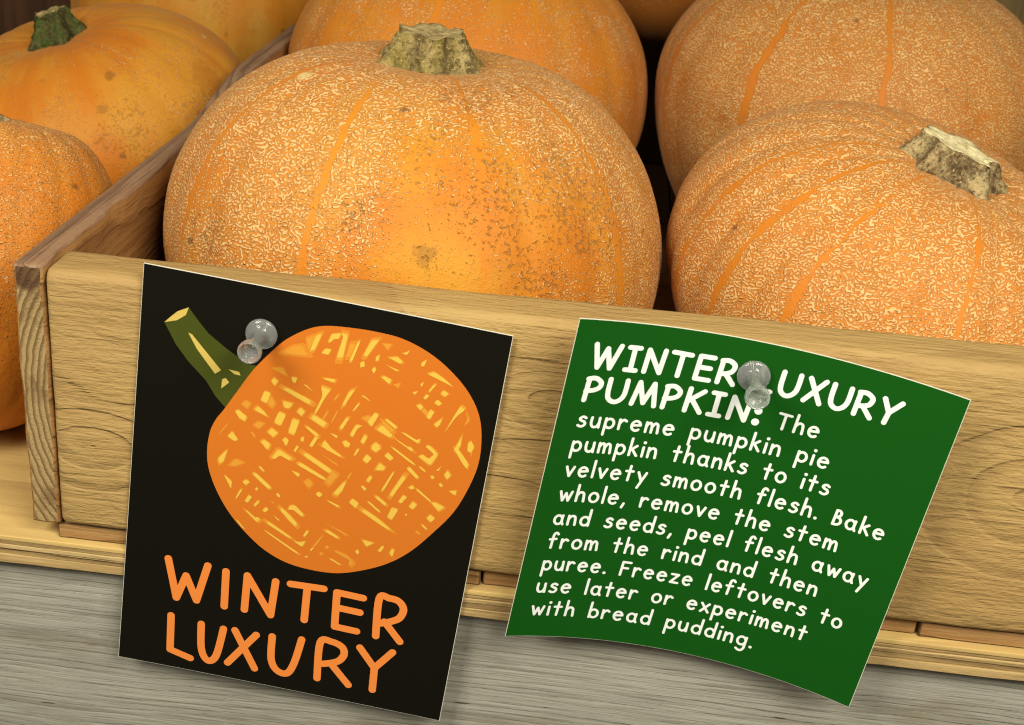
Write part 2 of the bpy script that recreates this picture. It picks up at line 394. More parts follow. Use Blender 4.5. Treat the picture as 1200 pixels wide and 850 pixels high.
def pumpkin(p, floor, mat, stem_spec, label, seed, ribs=20, rib_amp=0.011, lump=0.02, spin=0.0, tri=(150, 96), group='winter squash pumpkins in the crates'):
    cx, cy_, cz, RR, HH, tx, ty, e = p
    nt, np_ = tri
    rm = rotation(tx, ty)
    vs, uvs = [], []
    def prof(ph, th):
        cc, ss = math.cos(ph), math.sin(ph)
        f = 1 + lump * (noise.noise(Vector((math.cos(th) * cc * 1.1 + seed, math.sin(th) * cc * 1.1, ss * 1.1 + seed))))
        f += 0.004 * noise.noise(Vector((math.cos(th) * cc * 4 + seed, math.sin(th) * cc * 4, ss * 4)))
        groove = abs(math.sin((th + spin) * ribs / 2))
        f -= rib_amp * (1 - groove) ** 2 * (0.4 + 0.6 * cc)
        r = RR * (max(cc, 0) ** e) * f
        dz = math.exp(-(r / (0.33 * RR)) ** 2) * 0.14 * HH
        z = HH * ss * f - dz * (1 if ss > 0 else -0.5)
        return Vector((r * math.cos(th), r * math.sin(th), z))
    for j in range(np_ + 1):
        t = j / np_
        ph = (t - 0.5) * math.pi
        for i in range(nt):
            th = 2 * math.pi * i / nt
            vs.append(rm @ prof(ph, th))
    zmin = min(v.z for v in vs)
    k = (cz - floor) / -zmin
    loc = Vector((cx * MM, cy_ * MM, floor * MM))
    out = [(v.x, v.y, (v.z if v.z > 0 else v.z * k) + cz - floor) for v in vs]
    faces, uvl = [], []
    for j in range(np_):
        for i in range(nt):
            i2 = (i + 1) % nt
            faces.append((j * nt + i, j * nt + i2, (j + 1) * nt + i2, (j + 1) * nt + i))
            a0, a1 = i / nt * ribs + spin * ribs / 6.2832, (i + 1) / nt * ribs + spin * ribs / 6.2832
            uvl += [a0, j / np_, a1, j / np_, a1, (j + 1) / np_, a0, (j + 1) / np_]
    o = mesh('pumpkin', out, faces, mat, None, True)
    o.location = loc
    l = o.data.uv_layers.new(name='rib')
    l.data.foreach_set('uv', uvl)
    tag(o, label, 'pumpkin', group)
    if stem_spec:
        base = rm @ Vector((0, 0, HH * 0.855)) + Vector((0, 0, cz - floor))
        st = stem(stem_spec, o)
        st.matrix_parent_inverse = Matrix.Identity(4)
        st.location = (base + Vector(stem_spec.get('shift', (0, 0, 0)))) * MM
        lean = stem_spec.get('lean', (0, 0))
        st.rotation_euler = (rm.to_4x4() @ rotation(*lean).to_4x4() @ Matrix.Rotation(stem_spec.get('turn', 0), 4, 'Z')).to_euler()
    return o

def stem(sp, parent):
    n, m = 140, 44
    r0, r1, h, lobes, sd = sp['r0'], sp['r1'], sp['h'], sp['lobes'], sp['seed']
    cut = sp.get('cut', (0, 0))
    rnd = random.Random(sd)
    ph = [2 * math.pi * (k + rnd.uniform(-.18, .18)) / lobes for k in range(lobes)]
    am = [rnd.uniform(.75, 1.15) for _ in range(lobes)]
    vs, ridge = [], []
    for j in range(m + 1):
        t = j / m
        flare = (1 - t) ** 1.6
        rad = r1 + (r0 - r1) * flare + 0.6 * math.sin(t * 3.1)
        for i in range(n):
            th = 2 * math.pi * i / n
            w = 0
            for k in range(lobes):
                d = (th - ph[k] - sp.get('twist', 0.2) * t + math.pi) % (2 * math.pi) - math.pi
                w = max(w, am[k] * math.exp(-(d / (1.55 / lobes)) ** 2))
            rr = rad * (0.70 + 0.42 * w * (0.6 + 0.4 * (1 - t)))
            nn = noise.noise(Vector((math.cos(th) * 3 + sd, math.sin(th) * 3, t * 4))) * 0.9 + noise.noise(Vector((math.cos(th) * 9 + sd, math.sin(th) * 9, t * 11))) * 0.9
            rr += nn * 0.9
            x, y = rr * math.cos(th) * sp.get('sx', 1), rr * math.sin(th)
            z = -2.5 + (h + 2.5) * t + t * (cut[0] * x + cut[1] * y) + t * 0.9 * noise.noise(Vector((math.cos(th) * 2.5, math.sin(th) * 2.5, sd)))
            vs.append((x, y, z)); ridge.append(min(1, w))
    nb = len(vs)
    fs = [(j * n + i, j * n + (i + 1) % n, (j + 1) * n + (i + 1) % n, (j + 1) * n + i) for j in range(m) for i in range(n)]
    fm = [0] * len(fs)
    top = m * n
    rings = 7
    prev = [top + i for i in range(n)]
    cxm = sum(vs[a][0] for a in prev) / n; cym = sum(vs[a][1] for a in prev) / n; czm = sum(vs[a][2] for a in prev) / n
    for k in range(1, rings):
        f = 1 - k / rings
        cur = []
        for i in range(n):
            b = vs[top + i]
            x, y = cxm + (b[0] - cxm) * f, cym + (b[1] - cym) * f
            z = czm + (b[2] - czm) * f - 0.8 * (1 - f) + 0.5 * noise.noise(Vector((x * .5, y * .5, sd + 9)))
            cur.append(len(vs)); vs.append((x, y, z)); ridge.append(1)
        for i in range(n):
            fs.append((prev[i], prev[(i + 1) % n], cur[(i + 1) % n], cur[i])); fm.append(1)
        prev = cur
    vs.append((cxm, cym, czm - 0.8)); ridge.append(1)
    for i in range(n): fs.append((prev[i], prev[(i + 1) % n], len(vs) - 1)); fm.append(1)
    o = mesh('stem', vs, fs, [sp['mat'], sp['cutmat']], parent, True, fm)
    at = o.data.attributes.new('ridge', 'FLOAT', 'POINT')
    at.data.foreach_set('value', ridge)
    return o

# ------------------------------------------------------------------ planks
def plank(name, a, b, mats, parent=None, rad=1.0, seg=40, wob=0.25, seed=0, endmat=None, topmat=None, axis='x', tear=0.0, taper=0.0, lift=None):
    """box from a to b (mm) with rounded long edges, its surface a little uneven; long along axis"""
    idx = {'x': (0, 1, 2), 'y': (1, 0, 2), 'z': (2, 0, 1)}[axis]
    L0, L1 = a[idx[0]], b[idx[0]]
    p0, p1, q0, q1 = a[idx[1]], b[idx[1]], a[idx[2]], b[idx[2]]
    pr = []
    def side(n, P, Q):
        return [(P[0] + (Q[0] - P[0]) * i / n, P[1] + (Q[1] - P[1]) * i / n) for i in range(n)]
    def corner(cx, cy_, a0, k=4):
        return [(cx + rad * math.cos(a0 + math.pi / 2 * i / k), cy_ + rad * math.sin(a0 + math.pi / 2 * i / k)) for i in range(k)]
    nq = max(1, min(14, int((q1 - q0) / 6)))
    npp = max(1, min(8, int((p1 - p0) / 4)))
    pr += corner(p1 - rad, q0 + rad, -math.pi / 2) + side(nq, (p1, q0 + rad), (p1, q1 - rad))
    i_top0 = len(pr)
    pr += corner(p1 - rad, q1 - rad, 0) + side(npp, (p1 - rad, q1), (p0 + rad, q1))
    pr += corner(p0 + rad, q1 - rad, math.pi / 2)
    i_top1 = len(pr)
    pr += side(nq, (p0, q1 - rad), (p0, q0 + rad)) + corner(p0 + rad, q0 + rad, math.pi) + side(npp, (p0 + rad, q0), (p1 - rad, q0))
    n = len(pr)
    vs = []
    er = min(rad, 1.5)
    stations = [L0, L0 + er * .3, L0 + er] + [L0 + er + (L1 - L0 - 2 * er) * i / seg for i in range(1, seg)] + [L1 - er, L1 - er * .3, L1]
    pc, qc = (p0 + p1) / 2, (q0 + q1) / 2
    for si, x in enumerate(stations):
        ins = {0: er, 1: er * .35, len(stations) - 1: er, len(stations) - 2: er * .35}.get(si, 0)
        for ki, (p, q) in enumerate(pr):
            p_ = p - math.copysign(min(ins, abs(p - pc)), p - pc); q_ = q - math.copysign(min(ins, abs(q - qc)), q - qc)
            d = wob * noise.noise(Vector((x * .03 + seed, p * .15, q * .08))) + wob * .5 * noise.noise(Vector((x * .15 + seed, p * .6, q * .5)))
            if tear and q_ > q1 - 9 and p > pc:
                d -= tear * max(0, noise.noise(Vector((x * .05 + seed, q * .2, 4.2)))) * 2
            v = [0, 0, 0]
            v[idx[0]] = x
            v[idx[1]] = p_ + d * (1 if p > pc else -1)
            v[idx[2]] = q_ + 0.6 * wob * noise.noise(Vector((x * .05 + seed + 5, p * .3, q * .02)))
            if lift and v[2] > 40:
                tt = min(1, max(0, (v[1] - lift[0]) / (lift[1] - lift[0])))
                v[2] += lift[2] * tt * tt * (3 - 2 * tt)
            if taper and v[2] > 40: v[2] -= taper * (1 - v[0] / 330.0)
            vs.append(tuple(v))
    fs, fm = [], []
    for s_ in range(len(stations) - 1):
        for k in range(n):
            fs.append((s_ * n + k, s_ * n + (k + 1) % n, (s_ + 1) * n + (k + 1) % n, (s_ + 1) * n + k))
            fm.append(2 if (topmat is not None and i_top0 <= k < i_top1) else 0)
    fs.append(tuple(range(n))); fm.append(1 if endmat is not None else 0)
    fs.append(tuple(reversed(range((len(stations) - 1) * n, len(stations) * n)))); fm.append(1 if endmat is not None else 0)
    ml = [mats, endmat or mats, topmat or mats]
    o = fix_normals(mesh(name, vs, fs, ml, parent, False, fm))
    o.data.polygons.foreach_set('use_smooth', [True] * len(o.data.polygons))
    for pl in o.data.polygons:
        if len(pl.vertices) > 4: pl.use_smooth = False
    return o

# ------------------------------------------------------------------ setting
bw = tag(empty('back_wall', (0, 0.60, 0)), kind='structure')
bx0 = -420
i = 0
while bx0 < 760:
    w = [118, 96, 131, 104, 122, 99][i % 6]
    plank('wall_board', (bx0 + .6, 0, -6), (bx0 + w - .6, 14, 420), W_BACKDARK if bx0 < 0 or i in (6,) else W_BACK, bw, 1.2, 8, .3, i * 3.3, axis='z')
    bx0 += w; i += 1

shelf = tag(empty('plywood_shelf', (0, 0, -0.016)), 'pale plywood shelf under the crate, its layered front edge showing', 'shelf')
zz = 0.0
for k, (t, m) in enumerate(((3.0, W_PLY_A), (2.1, W_PLY_B), (1.6, W_PLY_A), (1.5, W_PLY_B))):
    plank('ply_layer', (-420, [-.5, -.1, -.35, -.15][k], zz + .03), (760, 598, zz + t - .03), m, shelf, .25, 220, .42, k * 7.7 + 1)
    zz += t
plank('ply_layer', (-420, -.5, zz), (760, 598, 9.94), W_PLY_TOP, shelf, .3, 90, .12, 40.5)

gp = plank('grey_panel', (-420, 5, -170), (760, 23, -16.3), W_GREY, None, 1.0, 80, .35, 12.0)
tag(gp, 'weathered grey wooden board standing below the plywood shelf', 'board')

# ------------------------------------------------------------------ crate
crate = tag(empty('wooden_crate', (0, 0, 0)), 'pale wooden crate holding the netted orange pumpkins, cards pinned on its front', 'crate')
CR = 430
plank('front_board', (0, 0, 0), (CR, 19, 89), W_FRONT, crate, 3.0, 160, .45, 3.0, taper=2.4)
plank('side_board', (-9.6, .6, 0), (-.5, 520, 87.3), W_SIDE, crate, .8, 110, .5, 5.0, lift=(165, 245, 9.5), endmat=W_END, topmat=W_TOPEDGE, axis='y', tear=1.6)
plank('side_board', (CR + .5, .6, 0), (CR + 9.6, 520, 90), W_SIDE, crate, .8, 60, .5, 8.0, endmat=W_END, topmat=W_TOPEDGE, axis='y', tear=1.0)
plank('back_board', (0, 501, 0), (CR, 520, 91), W_BACK, crate, 2.0, 40, .4, 9.0)  # darker wood than the front: shade behind the pumpkins put into the colour
slat_me = None
for k in range(13):
    x = -2 + k * 34.2
    if slat_me is None:
        o = plank('bottom_slat', (0, 0, 0), (33.4, 514, 5.75), W_SLAT_SHADED, crate, .5, 10, .3, 11.0, axis='y', endmat=W_SLATEND)
        slat_me = o.data
    else:
        o = link_mesh('bottom_slat', slat_me, crate)
    o.location = (x * MM, (2.2 + (k * 7 % 5) * .35) * MM, -5.95 * MM)
    o.rotation_euler = (0, 0, ((k * 5) % 3 - 1) * 0.0008)

# ------------------------------------------------------------------ pumpkins
CORK_A = stem_mat('olive_corky_stem', (0.36, 0.27, 0.105, 1), (0.105, 0.075, 0.024, 1), (0.27, 0.215, 0.045, 1), .5, 1.0)
CORK_B = stem_mat('brown_corky_stem', (0.40, 0.29, 0.13, 1), (0.085, 0.052, 0.022, 1), (0.50, 0.40, 0.19, 1), .35, 2.0)
GREEN = stem_mat('green_stem', (0.11, 0.10, 0.03, 1), (0.035, 0.032, 0.010, 1), (0.055, 0.085, 0.014, 1), .8, 3.0)
CUT_A = cut_mat('dry_cut', (0.42, 0.32, 0.14, 1), 1)
CUT_B = cut_mat('cream_cut', (0.86, 0.75, 0.42, 1), 2)

S1 = skin('netted_gold_skin', 1.0, net_scale=540, cover=.90, top_net=1.2, goldness=.5, scars=1.0, scar_at=[(.0142, -.085, .0939, .007), (.056, -.056, .104, .034), (.033, -.070, .106, .030)], spots=[(-.0358, -.032, .1326, .0034, (.70, .52, .2, .85)), (.0142, -.085, .0939, .0040, (.17, .09, .02, .42))], gold_at=(0.024, -.077, .100, .062), bumpd=.0008, line_keep=.45)
S2 = skin('densely_netted_skin', 2.0, net_scale=580, cover=1.1, top_net=.4, goldness=.2, scars=.3, bumpd=.0007, line_keep=.55, line_w=.052)
S3 = skin('sparse_net_skin', 3.0, cover=.56, top_net=.4, goldness=.45, scars=.5, bumpd=.0005, line_keep=.5, netmix=.6)
S4 = skin('netted_dull_skin', 4.0, net_scale=560, cover=1.05, top_net=.3, goldness=.15, deep=(.47, .15, .014, 1), scars=.2, bumpd=.0006, line_keep=.4, netcol=(.74, .51, .21, 1), line_w=.06)
S5 = skin('smooth_yellow_skin', 5.0, cover=.40, top_net=-.6, goldness=.9, scars=.7, deep=(.54, .165, .010, 1), gold=(.57, .26, .026, 1), bumpd=.0005, line_keep=.45, line_w=.14, dots=.80, netmix=.5, scar_at=[(.0385, -.0591, .0829, .018)], spots=[(.028, -.0496, .096, .0034, (.15, .07, .015, .5)), (.0291, -.0624, .0837, .0030, (.17, .08, .016, .4)), (.0641, -.0219, .0925, .011, (.30, .11, .012, .45))])
S6 = skin('rough_orange_skin', 6.0, cover=.55, top_net=1.2, goldness=.3, scars=.6, netcol=(.76, .47, .16, 1), bumpd=.0009, netmix=.6, line_keep=.3)
S7 = skin('mottled_yellow_skin', 7.0, cover=.25, netmix=.5, top_net=0, goldness=.9, scars=.6, deep=(.5, .18, .012, 1), gold=(.52, .27, .035, 1), bumpd=.0004, line_keep=.4, dots=.75)
S8 = skin('shaded_orange_skin', 8.0, cover=.4, goldness=.2, deep=(.27, .085, .010, 1), gold=(.30, .12, .012, 1), netcol=(.4, .24, .08, 1), bumpd=.0003)  # skin colour lowered: the shade at the back is put into it

pumpkin((93.4, 111.5, 68.9, 90.66, 71.6, .026, .05, .845), 0.0, S1,
        dict(r0=24, r1=13, h=14.0, lobes=6, seed=11, mat=CORK_A, cutmat=CUT_A, cut=(.0, .05), turn=.5, lean=(0, -.05)),
        'large round golden orange pumpkin with olive stem, front and centre in the crate', 1.0, tri=(200, 120), spin=.1)
pumpkin((266.7, 118.3, 67.7, 82.8, 56.2, .293, -.151, .846), 0.0, S2,
        dict(r0=24, r1=16, h=11.5, lobes=6, seed=23, mat=CORK_B, cutmat=CUT_B, cut=(-.1, .12), turn=.9, lean=(-.1, .1), sx=1.1, shift=(-2.5, -1, -.5)),
        'flattened pumpkin densely netted in cream with a tilted pale-topped stem, front right', 2.0, tri=(240, 120), rib_amp=.020, spin=.15)
pumpkin((88.0, 317.1, 80.7, 91.1, 74.0, .061, .021, .847), 0.0, S3, dict(r0=14, r1=10, h=15, lobes=5, seed=31, mat=CORK_A, cutmat=CUT_A),
        'smooth orange pumpkin directly behind the large golden one', 3.0)
pumpkin((277.5, 312.0, 91.4, 96.0, 68.0, .037, -.029, .854), 0.0, S4, dict(r0=14, r1=10, h=15, lobes=5, seed=37, mat=CORK_B, cutmat=CUT_B),
        'dull orange netted pumpkin with bright rib stripes, behind the flattened one', 4.0, spin=.2)
pumpkin((-92.0, 277.0, 50.0, 79.4, 54.3, -.275, -.198, .85), -6.0, S5,
        dict(r0=18, r1=8.5, h=14, lobes=5, seed=41, mat=GREEN, cutmat=CUT_A, cut=(.15, 0), turn=.3, lean=(.1, .1)),
        'smooth yellow-orange pumpkin with a dark green stem, left of the crate', 5.0)
pumpkin((-63.0, 80.4, 44.0, 52.4, 66.5, .152, .30, .75), -6.0, S6,
        dict(r0=9, r1=5.5, h=8, shift=(-3.5, -2, -2), lobes=5, seed=43, mat=CORK_B, cutmat=CUT_A),
        'rough-skinned orange pumpkin on the bare shelf, cut off by the left edge', 6.0)
pumpkin((-92.0, 468.0, 80.0, 80.0, 80.0, 0, 0, .85), -6.0, S7, dict(r0=12, r1=9, h=15, lobes=5, seed=47, mat=CORK_A, cutmat=CUT_A),
        'mottled yellow pumpkin behind the one with the green stem', 7.0, tri=(110, 70))
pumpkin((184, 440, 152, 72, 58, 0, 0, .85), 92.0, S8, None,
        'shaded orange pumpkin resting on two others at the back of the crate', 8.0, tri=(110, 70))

# ------------------------------------------------------------------ print on the cards
def stroke_field(strokes, step, pad=1.0):
    """strokes: list of (points, width) in mm -> outline-clean triangulated area (marching squares on the distance field)"""
    allp = [q for s_ in strokes for q in s_[0]]
    x0, x1 = min(q[0] for q in allp) - pad - 1, max(q[0] for q in allp) + pad + 1
    y0, y1 = min(q[1] for q in allp) - pad - 1, max(q[1] for q in allp) + pad + 1
    nx, ny = int((x1 - x0) / step) + 2, int((y1 - y0) / step) + 2
    F = np.full((ny, nx), -9.0)
    gx = x0 + np.arange(nx) * step
    gy = y0 + np.arange(ny) * step
    for pts, w in strokes:
        r = w / 2
        if len(pts) == 1: pts = [pts[0], (pts[0][0] + 1e-3, pts[0][1])]
        for (ax, ay), (bx, by) in zip(pts[:-1], pts[1:]):
            i0, i1 = int((min(ax, bx) - r - x0) / step) - 1, int((max(ax, bx) + r - x0) / step) + 3
            j0, j1 = int((min(ay, by) - r - y0) / step) - 1, int((max(ay, by) + r - y0) / step) + 3
            i0, j0 = max(0, i0), max(0, j0)
            X, Y = np.meshgrid(gx[i0:i1], gy[j0:j1])
            dx, dy = bx - ax, by - ay
            t = np.clip(((X - ax) * dx + (Y - ay) * dy) / (dx * dx + dy * dy + 1e-12), 0, 1)
            d = r - np.hypot(X - ax - t * dx, Y - ay - t * dy)
            F[j0:j1, i0:i1] = np.maximum(F[j0:j1, i0:i1], d)
    F = np.where(np.abs(F) < 1e-5, 1e-5, F)
    ins = F > 0
    cnt = ins[:-1, :-1].astype(int) + ins[:-1, 1:] + ins[1:, 1:] + ins[1:, :-1]
    verts, faces, key = [], [], {}
    def vert(k, x, y):
        if k not in key:
            key[k] = len(verts); verts.append((x, y))
        return key[k]
    for j, i_ in zip(*np.nonzero(cnt)):
        j, i_ = int(j), int(i_)
        cs = [(j, i_), (j, i_ + 1), (j + 1, i_ + 1), (j + 1, i_)]
        poly = []
        for a in range(4):
            A, B = cs[a], cs[(a + 1) % 4]
            fa, fb = F[A], F[B]
            if fa > 0: poly.append(vert(A, gx[A[1]], gy[A[0]]))
            if (fa > 0) != (fb > 0):
                t = fa / (fa - fb)
                k = (A, B) if A < B else (B, A)
                poly.append(vert(k, gx[A[1]] + (gx[B[1]] - gx[A[1]]) * t, gy[A[0]] + (gy[B[0]] - gy[A[0]]) * t))
        if len(poly) >= 3: faces.append(tuple(poly))
    return verts, faces

def smooth_poly(pts, sub=6, closed=True):
    out = []
    n = len(pts)
    for i_ in range(n if closed else n - 1):
        P = [pts[(i_ + d) % n] if closed else pts[min(max(i_ + d, 0), n - 1)] for d in (-1, 0, 1, 2)]
        for k in range(sub):
            t = k / sub
            out.append(tuple(0.5 * ((2 * P[1][c_]) + (-P[0][c_] + P[2][c_]) * t + (2 * P[0][c_] - 5 * P[1][c_] + 4 * P[2][c_] - P[3][c_]) * t * t + (-P[0][c_] + 3 * P[1][c_] - 3 * P[2][c_] + P[3][c_]) * t ** 3) for c_ in (0, 1)))
    if not closed: out.append(pts[-1])
    return out

def polys_mesh(name, polys, lift, mat, parent, place):
    vs, fs = [], []
    for k, pl in enumerate(polys):
        b = len(vs)
        vs += [place(x, y, lift + k * .0001) for x, y in pl]
        for t in tessellate_polygon([[Vector((x, y, 0)) for x, y in pl]]): fs.append(tuple(b + q for q in t))
    o = mesh(name, vs, fs, mat, parent)
    return o

def strokes_mesh(name, strokes, step, lift, mat, parent, place):
    v, f = stroke_field(strokes, step)
    return mesh(name, [place(x, y, lift) for x, y in v], f, mat, parent)

def card(name, w, h, place, front, back, thick=.32, nx=24, ny=24):
    """printed sheet: place(u, v, lift) gives the point; the ink stops a hair short of the white cut edge"""
    o = empty(name)
    vs, fs, fm = [], [], []
    for side, lift in ((0, 0), (1, -thick)):
        for j in range(ny + 1):
            for i_ in range(nx + 1):
                uu = [0, .10] + [w * k / (nx - 2) for k in range(1, nx - 2)] + [w - .14, w]
                vv = [0, .16] + [h * k / (ny - 2) for k in range(1, ny - 2)] + [h - .06, h]
                vs.append(place(uu[i_], -vv[j], lift))
    N = (nx + 1) * (ny + 1)
    for j in range(ny):
        for i_ in range(nx):
            a = j * (nx + 1) + i_
            q = (a, a + nx + 1, a + nx + 2, a + 1)
            fs.append(q); fm.append(1 if i_ in (0, nx - 1) or j in (0, ny - 1) else 0)
            fs.append(tuple(N + k for k in reversed(q))); fm.append(1)
    rim = [i_ for i_ in range(nx + 1)] + [j * (nx + 1) + nx for j in range(1, ny + 1)] + [ny * (nx + 1) + i_ for i_ in range(nx - 1, -1, -1)] + [j * (nx + 1) for j in range(ny - 1, 0, -1)]
    for a, b in zip(rim, rim[1:] + rim[:1]):
        fs.append((a, b, N + b, N + a)); fm.append(1)
    sh = mesh('sheet', vs, fs, [front, back], o, True, fm)
    sh.data.set_sharp_from_angle(angle=R(40))
    return o, sh

def ink(name, col, rough=.38, spec=.4):
    n = NT(name)
    co = n.coord(1.0)
    a = n.noise(co, 1500.0, 2.0, 0.6)
    b = n.noise(co, 30.0, 3.0, 0.6)
    cc = n.mix(n.step(b, 0.3, 0.7, 0.0, 0.10), col, tuple(v * .8 for v in col[:3]) + (1,))
    return n.done(cc, rough, n.bump(a, .00003, .5), spec)
I_BLACK = ink('black_ink', (0.0055, 0.0045, 0.0022, 1), .55, .12)
I_GREEN = ink('green_ink', (0.0055, 0.080, 0.0050, 1), .5, .15)
I_WHITE = ink('white_print', (0.85, 0.88, 0.82, 1), .5)
I_PAPER = ink('paper_edge', (0.74, 0.72, 0.58, 1), .7)
I_ORANGE = ink('orange_ink', (0.62, 0.165, 0.014, 1), .42)
I_LETTER = ink('light_orange_ink', (0.80, 0.235, 0.042, 1), .42)
I_STEM = ink('olive_ink', (0.055, 0.066, 0.006, 1), .42)
I_YELLOW = ink('yellow_ink', (0.76, 0.48, 0.065, 1), .42)
I_DULL = ink('ochre_ink', (0.70, 0.30, 0.03, 1), .42)
I_HALO = ink('amber_ink', (0.68, 0.235, 0.020, 1), .42)
I_STRAW = ink('straw_ink', (0.62, 0.45, 0.10, 1), .42)

CARD_LETTERS = [[(13.82,-98.47),(17.42,-112.67),(19.96,-103.62),(23.99,-112.25),(26.58,-98.31)],[(32.51,-99.14),(33.09,-112.43)],[(39.68,-112.17),(39.46,-99.1),(48.25,-112.3),(48.62,-99.24)],[(53.39,-99.03),(64.11,-98.35)],[(58.85,-99.0),(59.23,-111.59)],[(76.93,-98.86),(68.41,-98.73),(69.21,-111.76),(76.43,-111.87)],[(68.84,-104.38),(76.57,-104.52)],[(82.75,-112.17),(81.99,-97.77),(85.17,-96.92),(88.26,-97.4),(90.13,-99.95),(89.39,-103.41),(86.91,-105.43),(83.8,-106.94)],[(84.79,-106.06),(90.68,-112.46)],[(16.24,-119.89),(16.86,-133.25),(23.74,-135.17)],[(26.27,-120.93),(26.84,-129.03),(28.05,-133.2),(30.16,-134.8),(32.26,-131.77),(33.64,-121.15)],[(37.41,-120.83),(45.16,-134.27)],[(44.46,-121.02),(36.12,-134.08)],[(49.67,-120.36),(50.19,-129.06),(52.46,-133.19),(55.89,-133.65),(57.82,-129.11),(59.29,-119.28)],[(65.97,-133.17),(65.38,-118.97),(69.13,-117.81),(72.64,-119.08),(73.56,-121.93),(71.71,-125.05),(67.2,-127.06)],[(69.61,-126.19),(76.42,-133.3)],[(78.33,-117.84),(83.99,-124.59)],[(88.97,-117.11),(83.99,-124.59),(84.46,-133.28)]]
DRAWN_PUMPKIN = [(26.87,-42.1),(30.43,-34.98),(34.35,-27.34),(38.78,-20.71),(43.28,-15.15),(49.23,-10.55),(54.51,-8.45),(61.79,-7.55),(69.14,-7.25),(76.62,-7.75),(84.41,-10.23),(91.57,-14.42),(98.14,-20.35),(102.58,-27.34),(104.59,-35.49),(104.86,-44.14),(102.98,-53.37),(99.96,-61.86),(95.3,-69.66),(89.63,-77.77),(83.56,-83.71),(76.25,-88.2),(67.74,-91.55),(58.89,-92.28),(50.84,-91.3),(43.58,-88.19),(37.16,-83.2),(31.7,-77.49),(27.15,-70.54),(24.07,-63.38),(23.01,-56.99),(23.37,-50.37),(24.84,-45.75)]
DRAWN_STEM = [(7.14,-17.22),(8.97,-15.57),(10.98,-13.0),(13.94,-11.12),(16.42,-14.03),(20.36,-18.15),(26.1,-21.93),(32.77,-25.56),(35.48,-25.5),(31.16,-36.56),(27.52,-41.44),(24.0,-38.05),(20.86,-33.6),(14.96,-28.25),(10.96,-23.57)]
DRAWN_CUT = [(7.14,-17.22),(8.68,-15.33),(10.72,-13.05),(13.94,-11.12),(13.27,-13.7),(10.78,-15.88)]
DRAWN_STREAKS = [[(14.36,-19.09),(15.55,-19.44),(24.99,-29.19),(23.32,-30.75),(17.27,-23.76)],[(27.18,-28.43),(30.36,-28.58),(30.93,-29.68),(29.11,-29.65)],[(25.54,-32.12),(26.56,-31.4),(27.77,-32.67),(25.56,-35.17)]]
